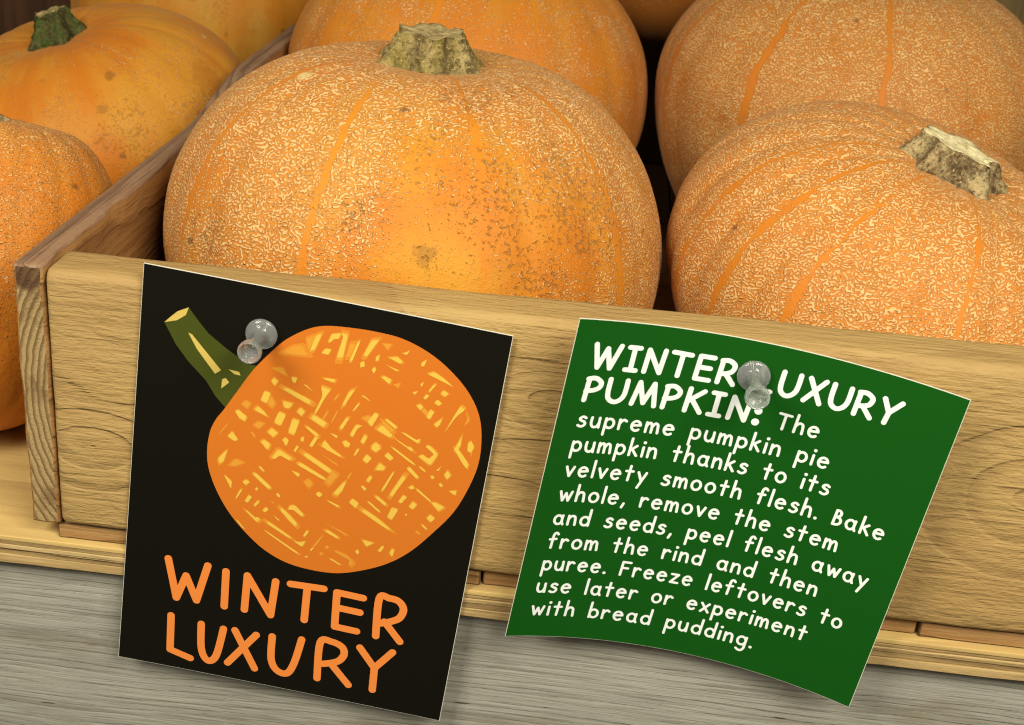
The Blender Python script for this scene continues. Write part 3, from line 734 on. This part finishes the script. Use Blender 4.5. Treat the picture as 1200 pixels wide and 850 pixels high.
NET_BRIGHT = [[(51.75,-12.08),(53.44,-11.24),(51.86,-16.77),(50.44,-17.31)],[(55.48,-13.29),(56.28,-10.65),(58.86,-9.87),(58.42,-11.69),(56.92,-12.25),(56.17,-13.39)],[(58.95,-9.85),(60.8,-9.96),(60.9,-10.68),(60.29,-17.52),(58.5,-17.64),(59.67,-10.94)],[(53.96,-17.33),(54.88,-15.65),(56.66,-15.52),(55.99,-17.41)],[(40.21,-29.5),(40.98,-28.22),(42.21,-29.08),(41.39,-30.77)],[(46.04,-26.86),(47.74,-26.66),(47.38,-28.61),(46.29,-28.23)],[(44.06,-31.49),(44.87,-30.56),(52.7,-33.27),(52.19,-34.77)],[(49.77,-28.52),(50.78,-28.57),(53.04,-30.39)],[(55.35,-25.08),(59.04,-24.82),(58.65,-26.06),(56.1,-25.58)],[(55.03,-28.04),(58.06,-28.58),(56.78,-31.14),(54.56,-37.36),(53.99,-37.12),(55.86,-31.08)],[(53.2,-39.36),(53.92,-37.76),(58.05,-39.64),(57.34,-41.35)],[(38.56,-33.15),(40.42,-33.53),(39.65,-37.02),(37.67,-36.41)],[(36.09,-40.09),(37.08,-38.59),(39.05,-39.99),(40.36,-41.53)],[(30.44,-41.79),(31.38,-41.07),(34.08,-42.84),(33.56,-44.51),(31.88,-43.82)],[(44.26,-35.29),(47.38,-35.41),(46.33,-37.43),(44.93,-37.21)],[(43.53,-39.05),(45.66,-39.64),(44.5,-43.62),(42.44,-42.91)],[(48.9,-37.93),(49.77,-36.3),(51.26,-37.33),(50.41,-39.06)],[(47.82,-40.48),(49.93,-40.82),(48.89,-45.84),(46.99,-45.35)],[(40.82,-46.64),(41.89,-45.01),(43.87,-46.26),(42.67,-47.98)],[(28.87,-50.72),(30.16,-48.72),(32.05,-51.11),(31.07,-51.94)],[(39.01,-50.44),(40.05,-49.43),(42.03,-50.59),(41.54,-52.54)],[(45.47,-48.29),(46.41,-47.2),(47.44,-48.14),(46.83,-50.11)],[(51.96,-42.48),(52.6,-42.08),(56.2,-44.1),(55.72,-45.09)],[(55.12,-45.06),(56.19,-45.15),(54.77,-48.7),(53.81,-48.38)],[(51.02,-46.33),(51.9,-45.89),(51.85,-47.47),(51.05,-47.38)],[(57.58,-47.06),(58.32,-45.59),(60.44,-47.78),(60.99,-48.45),(59.18,-48.83)],[(62.05,-40.36),(63.68,-36.91),(64.32,-37.29),(63.02,-40.78)],[(59.36,-42.75),(61.96,-43.25),(61.6,-44.11)],[(63.56,-45.01),(64.62,-44.27),(65.31,-44.91),(64.69,-46.62)],[(64.04,-11.27),(64.73,-11.37),(63.14,-18.18),(62.34,-17.94)],[(67.94,-10.22),(70.08,-9.53),(69.22,-11.44),(67.31,-15.56),(66.23,-15.29),(67.29,-12.08)],[(65.59,-17.92),(66.62,-17.2),(67.07,-18.86),(65.78,-19.38)],[(69.94,-15.02),(70.88,-14.32),(70.77,-16.19),(69.9,-16.37)],[(69.18,-19.43),(69.93,-18.27),(70.5,-19.16),(69.92,-20.54)],[(73.69,-14.49),(76.07,-13.75),(77.81,-14.88),(77.26,-15.75)],[(77.21,-12.27),(78.26,-11.8),(79.47,-10.8),(78.6,-12.57)],[(73.38,-17.05),(76.88,-17.83),(76.51,-18.41)],[(83.32,-13.99),(84.7,-12.71),(84.16,-15.07),(83.24,-15.01)],[(72.38,-21.29),(73.19,-20.61),(75.35,-21.43),(74.87,-22.89)],[(85.62,-17.28),(87.48,-16.13),(90.41,-17.54),(93.47,-19.68),(90.13,-18.61)],[(87.86,-20.09),(88.55,-20.2),(87.13,-22.78),(86.7,-22.36)],[(85.44,-25.17),(86.14,-23.75),(87.09,-24.06),(86.17,-25.52)],[(82.09,-24.08),(83.56,-23.27),(82.86,-24.68)],[(83.89,-20.91),(84.89,-19.95),(84.48,-21.8)],[(90.29,-22.63),(91.02,-21.46),(92.58,-22.15),(91.55,-23.38)],[(88.89,-25.98),(89.71,-24.78),(91.14,-25.76),(90.24,-26.72)],[(83.81,-28.06),(84.85,-27.33),(85.88,-28.14),(85.14,-29.32)],[(87.23,-31.05),(87.99,-28.47),(89.34,-28.96),(88.39,-31.74)],[(89.82,-32.99),(91.96,-30.47),(91.6,-32.62),(90.86,-33.81)],[(93.18,-35.4),(95.35,-28.73),(96.65,-25.38),(98.18,-26.34),(96.06,-28.84),(93.34,-34.95)],[(98.61,-34.78),(98.73,-38.41),(97.93,-40.68),(97.1,-39.81)],[(100.8,-36.93),(101.57,-35.99),(102.79,-37.82),(102.19,-39.79),(100.98,-39.51)],[(63.5,-27.95),(65.18,-26.84),(64.49,-28.51),(62.56,-33.01),(62.05,-32.61)],[(67.21,-28.46),(68.1,-28.27),(70.6,-29.9)],[(66.65,-31.13),(67.15,-31.44),(65.78,-33.88),(65.39,-33.71)],[(70.13,-36.59),(71.95,-33.11),(73.25,-33.61),(71.67,-37.83)],[(73.15,-38.56),(74.73,-36.67),(78.36,-39.55),(77.31,-40.29)],[(75.27,-34.9),(75.92,-34.34),(79.18,-36.25),(78.71,-37.13)],[(62.11,-40.35),(63.71,-36.64),(64.63,-36.71),(62.85,-40.72)],[(65.46,-42.0),(66.91,-38.31),(68.76,-38.44),(67.52,-39.48),(66.54,-42.55)],[(68.99,-43.61),(69.81,-41.08),(70.81,-41.66),(69.99,-44.19)],[(63.66,-45.26),(64.24,-44.35),(66.03,-45.02),(65.45,-46.57)],[(72.34,-44.48),(73.52,-42.92),(75.13,-43.9),(73.9,-45.74)],[(80.9,-37.98),(81.79,-37.79),(85.48,-39.36),(86.52,-38.62),(86.11,-40.54)],[(78.69,-40.27),(79.16,-40.32),(84.84,-42.91),(84.45,-43.41)],[(88.51,-41.09),(89.29,-40.14),(91.61,-41.75),(90.76,-42.19)],[(29.13,-55.76),(28.34,-59.65),(27.27,-60.67),(26.64,-58.94),(28.47,-56.16)],[(28.76,-64.11),(31.51,-65.96),(31.44,-68.68)],[(34.88,-65.51),(35.8,-64.4),(36.94,-65.08),(36.0,-66.36)],[(37.68,-62.23),(38.52,-61.35),(43.75,-65.26),(43.02,-66.33)],[(39.23,-59.22),(39.9,-58.92),(41.2,-60.25),(40.76,-60.5)],[(38.88,-67.1),(39.37,-66.35),(39.9,-66.99),(39.32,-67.66)],[(34.32,-68.34),(34.94,-68.48),(33.61,-71.59),(33.2,-71.29)],[(36.1,-72.04),(37.03,-69.67),(38.17,-70.24),(37.09,-72.49)],[(39.0,-72.8),(40.12,-70.92),(40.66,-71.52),(39.61,-73.21)],[(41.87,-74.11),(42.76,-72.71),(43.78,-73.43),(42.74,-74.74)],[(36.68,-75.48),(37.13,-75.22),(39.94,-77.27),(40.37,-76.9),(41.47,-77.49),(40.57,-78.79)],[(45.51,-67.6),(46.0,-66.95),(46.94,-67.84),(46.45,-68.49)],[(45.38,-75.12),(47.41,-76.34),(47.07,-76.74)],[(34.1,-79.5),(34.58,-79.51),(37.22,-82.28),(35.92,-81.56)],[(47.24,-72.69),(47.87,-72.01),(49.93,-73.49),(53.09,-76.4),(52.52,-77.63),(50.17,-75.64)],[(49.78,-72.15),(50.3,-70.56),(51.66,-70.11),(54.8,-72.73),(54.2,-73.68),(51.39,-71.81)],[(43.62,-78.58),(44.24,-77.73),(51.7,-81.7),(51.3,-82.34)],[(43.72,-81.73),(44.17,-81.46),(54.54,-86.86),(54.27,-87.48)],[(55.45,-80.34),(56.25,-78.22),(57.0,-78.62),(56.05,-80.6)],[(52.66,-83.0),(54.79,-82.88),(56.37,-82.1),(55.55,-84.51)],[(56.57,-87.95),(57.7,-87.31),(57.55,-88.13)],[(58.15,-85.08),(58.73,-83.94),(59.15,-84.3),(58.53,-85.44)],[(61.97,-77.28),(62.83,-76.54),(66.47,-78.27),(65.98,-78.93)],[(64.43,-86.83),(65.27,-86.65),(68.42,-88.06),(67.88,-88.35)],[(52.4,-52.19),(53.05,-50.99),(61.61,-55.3),(60.83,-56.54)],[(50.96,-55.84),(51.76,-54.71),(60.15,-58.56),(59.53,-59.23)],[(65.74,-58.45),(66.26,-58.88),(64.54,-63.73),(62.92,-63.2)],[(57.62,-64.76),(58.42,-63.62),(59.77,-64.3),(58.89,-65.58)],[(61.58,-66.37),(62.02,-66.11),(65.31,-67.21),(64.91,-67.84)],[(49.37,-58.15),(51.99,-58.67),(51.69,-60.08)],[(42.96,-54.97),(44.69,-51.69),(49.12,-53.94),(48.3,-54.91),(45.38,-53.66),(43.94,-55.4)],[(39.94,-51.37),(41.84,-50.97),(41.09,-52.61)],[(57.2,-47.74),(59.45,-47.27),(63.85,-49.78),(63.29,-50.16),(59.64,-48.81)],[(49.28,-51.25),(49.98,-49.26),(50.71,-49.63),(49.86,-51.5)],[(67.55,-48.47),(68.31,-46.2),(68.92,-46.59),(68.03,-48.63)],[(70.34,-49.63),(71.36,-47.51),(72.98,-48.54),(71.77,-50.6)],[(72.46,-45.32),(73.03,-44.42),(75.34,-44.45),(73.97,-46.22)],[(76.73,-46.8),(77.57,-45.46),(79.48,-46.86),(78.63,-48.09)],[(74.56,-52.3),(75.59,-49.58),(77.45,-50.63),(77.05,-51.78)],[(78.48,-43.69),(79.13,-43.4),(85.94,-47.24),(85.57,-47.85)],[(82.69,-42.38),(84.03,-42.1),(84.97,-42.85),(84.47,-43.48)],[(86.95,-44.65),(87.96,-43.64),(89.99,-44.8),(91.33,-42.94),(88.74,-41.11),(90.31,-40.78),(92.54,-42.68),(90.77,-46.91)],[(87.49,-48.25),(88.15,-48.0),(89.71,-49.11),(89.3,-49.46)],[(92.83,-48.18),(94.17,-46.31),(93.54,-48.3)],[(95.41,-49.24),(96.21,-47.47),(97.49,-48.8),(96.54,-50.49)],[(96.85,-39.67),(97.92,-39.18),(102.14,-43.83),(101.72,-45.51),(100.35,-44.21)],[(91.34,-50.63),(91.96,-50.13),(92.66,-50.78),(92.02,-51.45)],[(94.22,-52.7),(94.83,-52.14),(95.66,-52.93),(94.97,-53.61)],[(97.75,-54.37),(99.98,-53.63),(99.79,-55.4)],[(83.99,-49.78),(84.78,-48.82),(87.98,-51.61),(87.4,-52.42)],[(80.03,-59.74),(82.97,-52.4),(84.26,-52.66),(81.9,-58.0),(81.04,-60.23)],[(77.31,-58.7),(79.86,-51.88),(80.43,-51.97),(78.03,-58.82)],[(72.33,-56.52),(73.24,-54.56),(74.01,-55.09),(73.31,-56.85)],[(71.02,-58.95),(71.65,-58.44),(72.85,-59.37),(72.35,-60.13)],[(64.84,-61.88),(65.83,-58.59),(66.33,-58.86),(65.36,-62.31)],[(68.18,-65.24),(69.06,-63.69),(71.1,-64.89),(70.41,-66.84)],[(72.4,-67.62),(73.21,-66.63),(77.51,-68.73),(82.47,-72.08),(80.29,-71.72)],[(73.8,-63.94),(74.21,-63.53),(78.01,-66.16),(77.6,-66.63)],[(75.84,-61.71),(76.46,-61.04),(79.65,-63.08),(79.11,-63.9)],[(83.01,-61.55),(84.13,-58.87),(85.38,-59.42),(84.09,-61.87)],[(86.53,-62.44),(87.42,-60.51),(88.81,-61.3),(87.81,-63.15)],[(80.42,-67.56),(81.35,-64.08),(83.4,-64.3),(81.94,-68.33)],[(85.34,-55.92),(86.59,-54.85),(87.2,-55.8),(86.35,-56.41)],[(87.73,-56.22),(88.37,-55.82),(92.82,-58.93),(92.57,-59.42)],[(92.92,-59.56),(94.51,-59.22),(97.11,-60.19),(95.65,-62.03)],[(92.37,-65.29),(93.31,-63.72),(94.98,-64.74),(93.82,-66.47)],[(91.14,-68.14),(91.66,-67.81),(93.16,-68.98),(92.74,-69.34)],[(85.54,-65.38),(86.45,-65.18),(86.11,-66.08)],[(73.86,-77.53),(77.56,-77.85),(75.43,-79.7)],[(79.09,-80.32),(80.45,-78.07),(80.89,-78.81),(80.1,-80.66)],[(82.82,-80.36),(83.4,-78.67),(84.25,-78.94),(83.92,-81.36)],[(72.2,-82.35),(72.92,-81.24),(73.54,-82.35),(73.18,-83.26)]]
NET_DULL = [[(42.51,-19.55),(45.37,-16.97),(47.96,-16.08),(50.12,-19.12),(43.88,-19.77)],[(49.02,-13.63),(51.75,-12.08),(50.39,-16.82),(49.86,-16.93)],[(40.21,-25.35),(43.05,-24.45),(44.69,-26.94)],[(40.61,-34.51),(42.11,-36.51),(41.38,-38.21),(39.88,-36.98)],[(32.23,-39.09),(33.31,-37.58),(34.76,-38.3),(34.02,-40.01)],[(36.39,-45.22),(37.62,-43.81),(39.48,-44.05),(38.08,-46.01)],[(60.24,-29.65),(60.72,-29.81),(59.79,-31.54),(59.41,-31.36)],[(62.43,-32.53),(63.06,-30.34),(63.48,-30.77),(62.94,-32.93)],[(57.62,-36.11),(58.1,-36.26),(57.06,-39.07),(56.59,-38.91)],[(60.52,-35.5),(60.91,-35.68),(59.87,-38.74),(59.53,-38.55)],[(28.05,-46.97),(28.34,-47.11),(26.53,-50.32),(26.29,-50.21)],[(35.75,-47.97),(36.44,-47.93),(37.24,-48.97),(36.8,-49.21)],[(61.85,-12.71),(63.57,-12.11),(62.38,-16.83),(61.2,-17.08)],[(71.34,-10.5),(73.99,-10.2),(72.92,-12.16)],[(76.22,-22.76),(78.13,-21.86),(77.68,-23.47)],[(85.36,-29.28),(86.14,-28.35),(87.73,-29.81),(87.2,-30.85)],[(98.32,-26.67),(100.03,-29.3),(98.53,-31.42),(99.32,-29.19)],[(68.4,-35.66),(70.08,-34.53),(71.3,-35.05),(69.98,-36.52)],[(74.3,-35.2),(75.05,-35.3),(78.4,-37.56),(77.54,-38.68),(74.95,-36.62)],[(30.29,-60.57),(31.91,-58.1),(34.54,-58.87),(31.91,-60.5)],[(44.16,-70.34),(45.35,-70.52),(44.84,-71.01)],[(58.92,-83.51),(61.05,-79.42),(61.32,-79.7),(59.3,-83.93)],[(62.33,-74.44),(68.78,-76.66),(68.37,-77.19)],[(62.66,-82.88),(63.3,-82.29),(63.94,-82.83),(63.2,-83.43)],[(61.23,-85.65),(61.97,-85.1),(62.39,-85.74),(61.63,-86.24)],[(66.13,-83.93),(67.03,-83.46),(70.29,-84.73),(69.91,-85.49)],[(61.81,-55.79),(63.66,-56.74),(61.56,-60.57),(60.14,-59.63)],[(53.69,-61.27),(54.95,-60.03),(56.27,-61.26),(55.31,-63.08)],[(58.51,-50.9),(62.92,-52.78),(62.52,-53.24)],[(101.06,-38.52),(102.4,-38.24),(102.36,-40.88)],[(66.51,-56.68),(67.24,-55.08),(67.63,-55.21),(67.02,-56.95)],[(89.64,-70.83),(90.29,-70.41),(91.37,-71.29),(90.7,-71.55)],[(67.69,-84.44),(69.59,-84.31),(72.33,-86.27),(71.48,-87.86),(70.71,-87.46),(70.73,-85.76)],[(66.59,-75.74),(68.88,-76.92),(68.45,-77.29)]]


def place_black(u, v, lift):
    # held flat at the pin, the free corners stand off the board by a hair
    bend = .5 * ((u - 40) / 60) ** 2 + 0.6 * max(0, (-v - 70) / 70) ** 2
    return (u, -lift - bend - .35, v)
pc, sheet = card('picture_card', 108, 140, place_black, I_BLACK, I_PAPER)
pc.location = (30.37 * MM, -.75 * MM, 92.56 * MM)
pc.rotation_euler = (0, 0.0937, 0)
tag(pc, 'black picture card with a drawn orange pumpkin and hand-lettered name', 'card')
polys_mesh('drawn_stem', [DRAWN_STEM], .02, I_STEM, pc, place_black)
polys_mesh('drawn_stem_marks', [DRAWN_CUT] + DRAWN_STREAKS, .035, I_STRAW, pc, place_black)
PO = smooth_poly(DRAWN_PUMPKIN, 5)
# the drawing follows the bend of the sheet, so it is filled on a grid
def filled(name, outline, lift, mat, parent, place, step=2.0):
    bm = bmesh.new()
    vs = [bm.verts.new((x, y, 0)) for x, y in outline]
    bm.faces.new(vs)
    bmesh.ops.triangulate(bm, faces=bm.faces)
    for ax in (0, 1):
        lo, hi = min(q[ax] for q in outline), max(q[ax] for q in outline)
        k = lo + step
        while k < hi:
            co = [0, 0, 0]; co[ax] = k
            no = [0, 0, 0]; no[ax] = 1
            bmesh.ops.bisect_plane(bm, geom=bm.verts[:] + bm.edges[:] + bm.faces[:], plane_co=co, plane_no=no)
            k += step * 3
    for v_ in bm.verts: v_.co = Vector(place(v_.co.x, v_.co.y, lift)) * MM
    bmesh.ops.recalc_face_normals(bm, faces=bm.faces)
    me = bpy.data.meshes.new(name); bm.to_mesh(me); bm.free()
    me.materials.append(mat)
    return link_mesh(name, me, parent)
dp = filled('drawn_pumpkin', PO, .035, I_ORANGE, pc, place_black)
def softened(pl):
    out = []
    for a, b in zip(pl, pl[1:] + pl[:1]):
        for t in (.13, .87): out.append((a[0] + (b[0] - a[0]) * t, a[1] + (b[1] - a[1]) * t))
    return out
NET_BRIGHT = [softened(q) for q in NET_BRIGHT]
NET_DULL = [softened(q) for q in NET_DULL]
def grown(pl, k):
    mx, my = sum(q[0] for q in pl) / len(pl), sum(q[1] for q in pl) / len(pl)
    return [(mx + (q[0] - mx) * k, my + (q[1] - my) * k) for q in pl]
tag(polys_mesh('drawn_netting', [grown(q, 1.45) for q in NET_DULL + NET_BRIGHT[::2]], .05, I_HALO, dp, place_black), kind='stuff')
tag(polys_mesh('drawn_netting', [grown(q, 1.18) for q in NET_BRIGHT], .075, I_DULL, dp, place_black), kind='stuff')
tag(polys_mesh('drawn_netting', NET_DULL, .10, I_DULL, dp, place_black), kind='stuff')
tag(polys_mesh('drawn_netting', NET_BRIGHT, .125, I_YELLOW, dp, place_black), kind='stuff')
strokes_mesh('lettering', [(smooth_poly(s_, 6, False) if len(s_) > 4 and k not in (0, 2) else s_, 2.45) for k, s_ in enumerate(CARD_LETTERS)], .11, .03, I_LETTER, pc, place_black)

# green card: bent sheet
G = (215.36802, -5.9, 89.64298, 0.1112, 0.04157, -0.02401, 0.00636, 60.67513)
GW, GH = 111.0, 110.5
def gmat():
    c_, s_ = math.cos, math.sin
    ry, rx, rz = G[3:6]
    return (Matrix(((c_(ry), 0, s_(ry)), (0, 1, 0), (-s_(ry), 0, c_(ry)))) @ Matrix(((1, 0, 0), (0, c_(rx), -s_(rx)), (0, s_(rx), c_(rx)))) @ Matrix(((c_(rz), -s_(rz), 0), (s_(rz), c_(rz), 0), (0, 0, 1))))
def place_green(u, v, lift):
    k = G[6]; q = (u - G[7]) * k
    return (math.sin(q) / k - math.sin(q) * lift * 1.0, -(1 - math.cos(q)) / k - math.cos(q) * lift, v)
gc, gs = card('recipe_card', GW, GH, place_green, I_GREEN, I_PAPER, nx=48, ny=8)
gc.matrix_world = Matrix.Translation(Vector(G[:3]) * MM) @ gmat().to_4x4()
tag(gc, 'green card of white writing curling off the front of the crate', 'card')

def arc(cx, cy_, rx, ry, a0, a1, n=18):
    return [(cx + rx * math.cos(R(a0 + (a1 - a0) * i_ / n)), cy_ + ry * math.sin(R(a0 + (a1 - a0) * i_ / n))) for i_ in range(n + 1)]
def cv(*p): return smooth_poly(list(p), 6, False)
GL = {
 'a': (.92, [arc(.42, .48, .40, .47, 35, 330), [(.82, .95), (.78, .45), (.80, .2), (.92, 0)]]),
 'b': (.82, [[(.04, 1.7), (0, 0)], arc(.40, .46, .41, .46, -165, 160)]),
 'd': (.86, [arc(.42, .46, .41, .46, 25, 335), [(.86, 1.7), (.82, 0)]]),
 'e': (.86, [[(.05, .50), (.82, .58)] , arc(.43, .48, .41, .48, 12, 312)]),
 'f': (.72, [cv((.74, 1.50), (.58, 1.64), (.40, 1.58), (.30, 1.3), (.27, .7), (.24, 0)), [(.0, .92), (.62, .98)]]),
 'g': (.86, [arc(.42, .50, .40, .46, 30, 335), cv((.84, .95), (.82, .2), (.80, -.3), (.60, -.6), (.34, -.62), (.08, -.48))]),
 'h': (.76, [[(.04, 1.7), (0, 0)], cv((.01, .55), (.2, .85), (.42, .96), (.64, .84), (.71, .5), (.74, 0))]),
 'i': (.06, [[(.03, .93), (.02, 0)], [(.06, 1.42)]]),
 'k': (.72, [[(.04, 1.7), (0, 0)], [(.62, 1.0), (.02, .48)], [(.22, .62), (.72, 0)]]),
 'l': (.06, [[(.05, 1.7), (.02, 0)]]),
 'm': (1.14, [[(.0, .95), (0, 0)], cv((.0, .55), (.15, .82), (.32, .94), (.48, .78), (.53, .4), (.53, .0)), cv((.53, .5), (.68, .82), (.86, .94), (1.04, .78), (1.09, .4), (1.12, 0))]),
 'n': (.74, [[(.0, .95), (0, 0)], cv((.0, .55), (.18, .84), (.40, .95), (.62, .84), (.70, .5), (.72, 0))]),
 'o': (.86, [arc(.43, .48, .42, .48, 0, 360, 26)]),
 'p': (.82, [[(.04, .95), (0, -.68)], arc(.41, .48, .40, .46, -160, 165)]),
 'r': (.62, [[(.0, .95), (0, 0)], cv((.0, .5), (.16, .8), (.38, .95), (.60, .84))]),
 's': (.70, [cv((.66, .86), (.45, .97), (.22, .9), (.12, .72), (.30, .57), (.56, .47), (.66, .26), (.50, .05), (.25, .0), (.02, .10))]),
 't': (.70, [[(.36, 1.5), (.30, 0)], [(.0, .95), (.68, .97)]]),
 'u': (.78, [cv((.02, .95), (.0, .45), (.12, .1), (.36, 0), (.60, .12), (.72, .4)), [(.74, .95), (.76, 0)]]),
 'v': (.74, [[(.0, .95), (.36, 0), (.74, .95)]]),
 'w': (1.14, [[(.0, .95), (.30, 0), (.57, .78), (.86, 0), (1.14, .95)]]),
 'x': (.78, [[(.0, .95), (.78, 0)], [(.76, .95), (.02, 0)]]),
 'y': (.78, [[(.0, .95), (.40, .12)], [(.78, .95), (.18, -.66)]]),
 'z': (.78, [[(.04, .93), (.74, .93), (.04, .02), (.78, .02)]]),
 ',': (.16, [[(.16, .12), (.02, -.30)]]),
 '.': (.06, [[(.04, .03)]]),
 ':': (.12, [[(.06, .08)], [(.06, .82)]]),
 'B': (.66, [[(.06, 1.47), (.0, 0)], cv((.06, 1.47), (.36, 1.46), (.52, 1.22), (.40, .92), (.04, .78)), cv((.04, .78), (.46, .76), (.66, .45), (.48, .10), (.0, 0))]),
 'F': (.86, [[(.86, 1.45), (.05, 1.47), (.0, 0)], [(.03, .80), (.66, .80)]]),
 'T': (1.08, [[(.0, 1.47), (1.08, 1.42)], [(.56, 1.45), (.52, 0)]]),
 'W': (1.52, [[(.0, 1.47), (.32, 0), (.74, 1.25), (1.08, 0), (1.52, 1.47)]]),
 'I': (.66, [[(.33, 1.45), (.33, 0)], [(.02, 1.45), (.66, 1.45)], [(.0, 0), (.64, 0)]]),
 'N': (1.02, [[(.0, 0), (.06, 1.42), (.92, .03), (1.02, 1.47)]]),
 'E': (.86, [[(.86, 1.47), (.04, 1.47), (.0, 0), (.84, 0)], [(.03, .76), (.76, .76)]]),
 'R': (.94, [[(.04, 1.42), (.0, 0)], cv((.0, 1.42), (.42, 1.46), (.78, 1.22), (.72, .84), (.42, .64), (.04, .56)), [(.36, .62), (.94, 0)]]),
 'L': (.80, [[(.02, 1.47), (.0, .02), (.80, .02)]]),
 'U': (1.0, [cv((.0, 1.47), (.0, .6), (.12, .18), (.46, .0), (.80, .18), (.98, .6), (1.0, 1.47))]),
 'X': (1.0, [[(.0, 0), (1.0, 1.47)], [(.08, 1.47), (.94, 0)]]),
 'Y': (1.02, [[(.0, 1.47), (.44, .68)], [(1.02, 1.47), (.44, .68), (.36, 0)]]),
 'P': (.80, [[(.06, 1.42), (.0, 0)], cv((.0, 1.40), (.42, 1.46), (.78, 1.20), (.74, .88), (.44, .68), (.0, .60))]),
 'M': (1.32, [[(.0, 0), (.24, 1.45), (.66, .12), (1.08, 1.45), (1.32, 0)]]),
 'K': (.88, [[(.06, 1.47), (.0, 0)], [(.88, 1.42), (.04, .62)], [(.26, .80), (.88, 0)]]),
}
def set_line(text, u0, u1, v, size, width, gap, space):
    """strokes of one line: letters size mm per unit, spread so that the ink runs from u0 to u1"""
    tot = 0
    for i_, ch in enumerate(text):
        tot += space if ch == ' ' else GL[ch][0] + gap
    tot -= gap
    inner = (u1 - u0 - width)
    k = inner / tot
    out = []
    x = u0 + width / 2
    rnd = random.Random(text)
    for ch in text:
        if ch == ' ': x += space * k; continue
        w, st = GL[ch]
        dot = 1.22 if ch in '.:' else 1.0
        for s_ in st:
            out.append(([(x + px * k, v + width * .42 + py * size) for px, py in s_], width * (dot if len(s_) > 1 else 1.25 if ch in '.i' else 1.55)))
        x += (w + gap) * k
    return out
HEAD = set_line('WINTER LUXURY', 6.0, 95.4, -15.4, 4.9, 1.48, .50, .95) + set_line('PUMPKIN:', 6.0, 58.4, -26.0, 4.9, 1.48, .50, .9)
BODY = []
for t, u0, u1, v in (('The', 63.2, 75.8, -25.7), ('supreme pumpkin pie', 6.3, 81.2, -34.4), ('pumpkin thanks to its', 6.3, 83.9, -42.7), ('velvety smooth flesh. Bake', 6.3, 102.6, -51.3),
                     ('whole, remove the stem', 6.3, 91.4, -59.9), ('and seeds, peel flesh away', 6.3, 103.0, -68.4), ('from the rind and then', 6.5, 90.3, -77.0), ('puree. Freeze leftovers to', 6.3, 100.4, -85.2),
                     ('use later or experiment', 6.3, 91.8, -93.6), ('with bread pudding.', 6.3, 77.3, -102.3)):
    BODY += set_line(t, u0, u1, v, 3.3, .82, .52, 1.15)
strokes_mesh('heading_lettering', HEAD, .12, .03, I_WHITE, gc, place_green)
strokes_mesh('recipe_lettering', BODY, .11, .03, I_WHITE, gc, place_green)

# ------------------------------------------------------------------ push pins
def clear_plastic():
    # thin clear plastic: see-through face on, whiter and shinier towards its edges
    n = NT('clear_plastic')
    n.put(n.b.inputs['Transmission Weight'], .80)
    n.put(n.b.inputs['IOR'], 1.45)
    n.done((.96, .98, .93, 1), .05, None, .8)
    tr = n.node('ShaderNodeBsdfTransparent', {0: (.97, .98, .95, 1)})
    mx = n.node('ShaderNodeMixShader', {0: .68, 1: tr.outputs[0], 2: n.b.outputs[0]})
    out = [k for k in n.t.nodes if k.type == 'OUTPUT_MATERIAL'][0]
    n.t.links.new(mx.outputs[0], out.inputs['Surface'])
    return n.m
PLASTIC = clear_plastic()
STEEL = NT('steel'); STEEL.put(STEEL.b.inputs['Metallic'], 1.0); STEEL = STEEL.done((.6, .58, .52, 1), .25)
def lathe(name, prof, mat, parent, n=40):
    vs, fs = [], []
    for r, d in prof:
        for i_ in range(n):
            a = 2 * math.pi * i_ / n
            vs.append((r * math.cos(a), -d, r * math.sin(a)))
    for j in range(len(prof) - 1):
        for i_ in range(n):
            fs.append((j * n + i_, j * n + (i_ + 1) % n, (j + 1) * n + (i_ + 1) % n, (j + 1) * n + i_))
    fs.append(tuple(range(n))); fs.append(tuple(reversed(range((len(prof) - 1) * n, len(prof) * n))))
    o = fix_normals(mesh(name, vs, fs, mat, parent, True))
    o.data.set_sharp_from_angle(angle=R(50))
    return o
HEADP = [(4.2, 0), (4.6, .2), (4.75, .6), (4.7, 1.1), (4.4, 1.45), (3.6, 1.75), (2.7, 2.1), (2.15, 2.7), (1.85, 3.6), (1.7, 5.5), (1.75, 8), (2.0, 9.4), (2.6, 10.4), (3.2, 11.0), (3.55, 11.8), (3.7, 12.7), (3.7, 13.5), (3.55, 13.9), (3.25, 14.0), (2.95, 13.85), (2.75, 13.0), (2.6, 12.2), (2.3, 11.9), (.4, 11.8)]
def pin(loc, rot, label):
    prof = [(r * (1 - .07 * d / 14), d * 1.06) for r, d in HEADP]
    o = empty('push_pin', [v * MM for v in loc], rot)
    lathe('pin_head', prof, PLASTIC, o)
    lathe('needle', [(.05, -9.5), (.5, -7.5), (.5, 7.0), (.1, 7.2)], STEEL, o, 14)
    tag(o, label, 'push pin', 'clear push pins holding the cards')
pin((64.9, -1.5, 74.7), (0, 0, 0), 'clear plastic push pin through the black card beside the drawn stem')
pin((206.5, -5.8, 80.2), (R(2), 0, 0), 'clear plastic push pin through the green card over the heading')
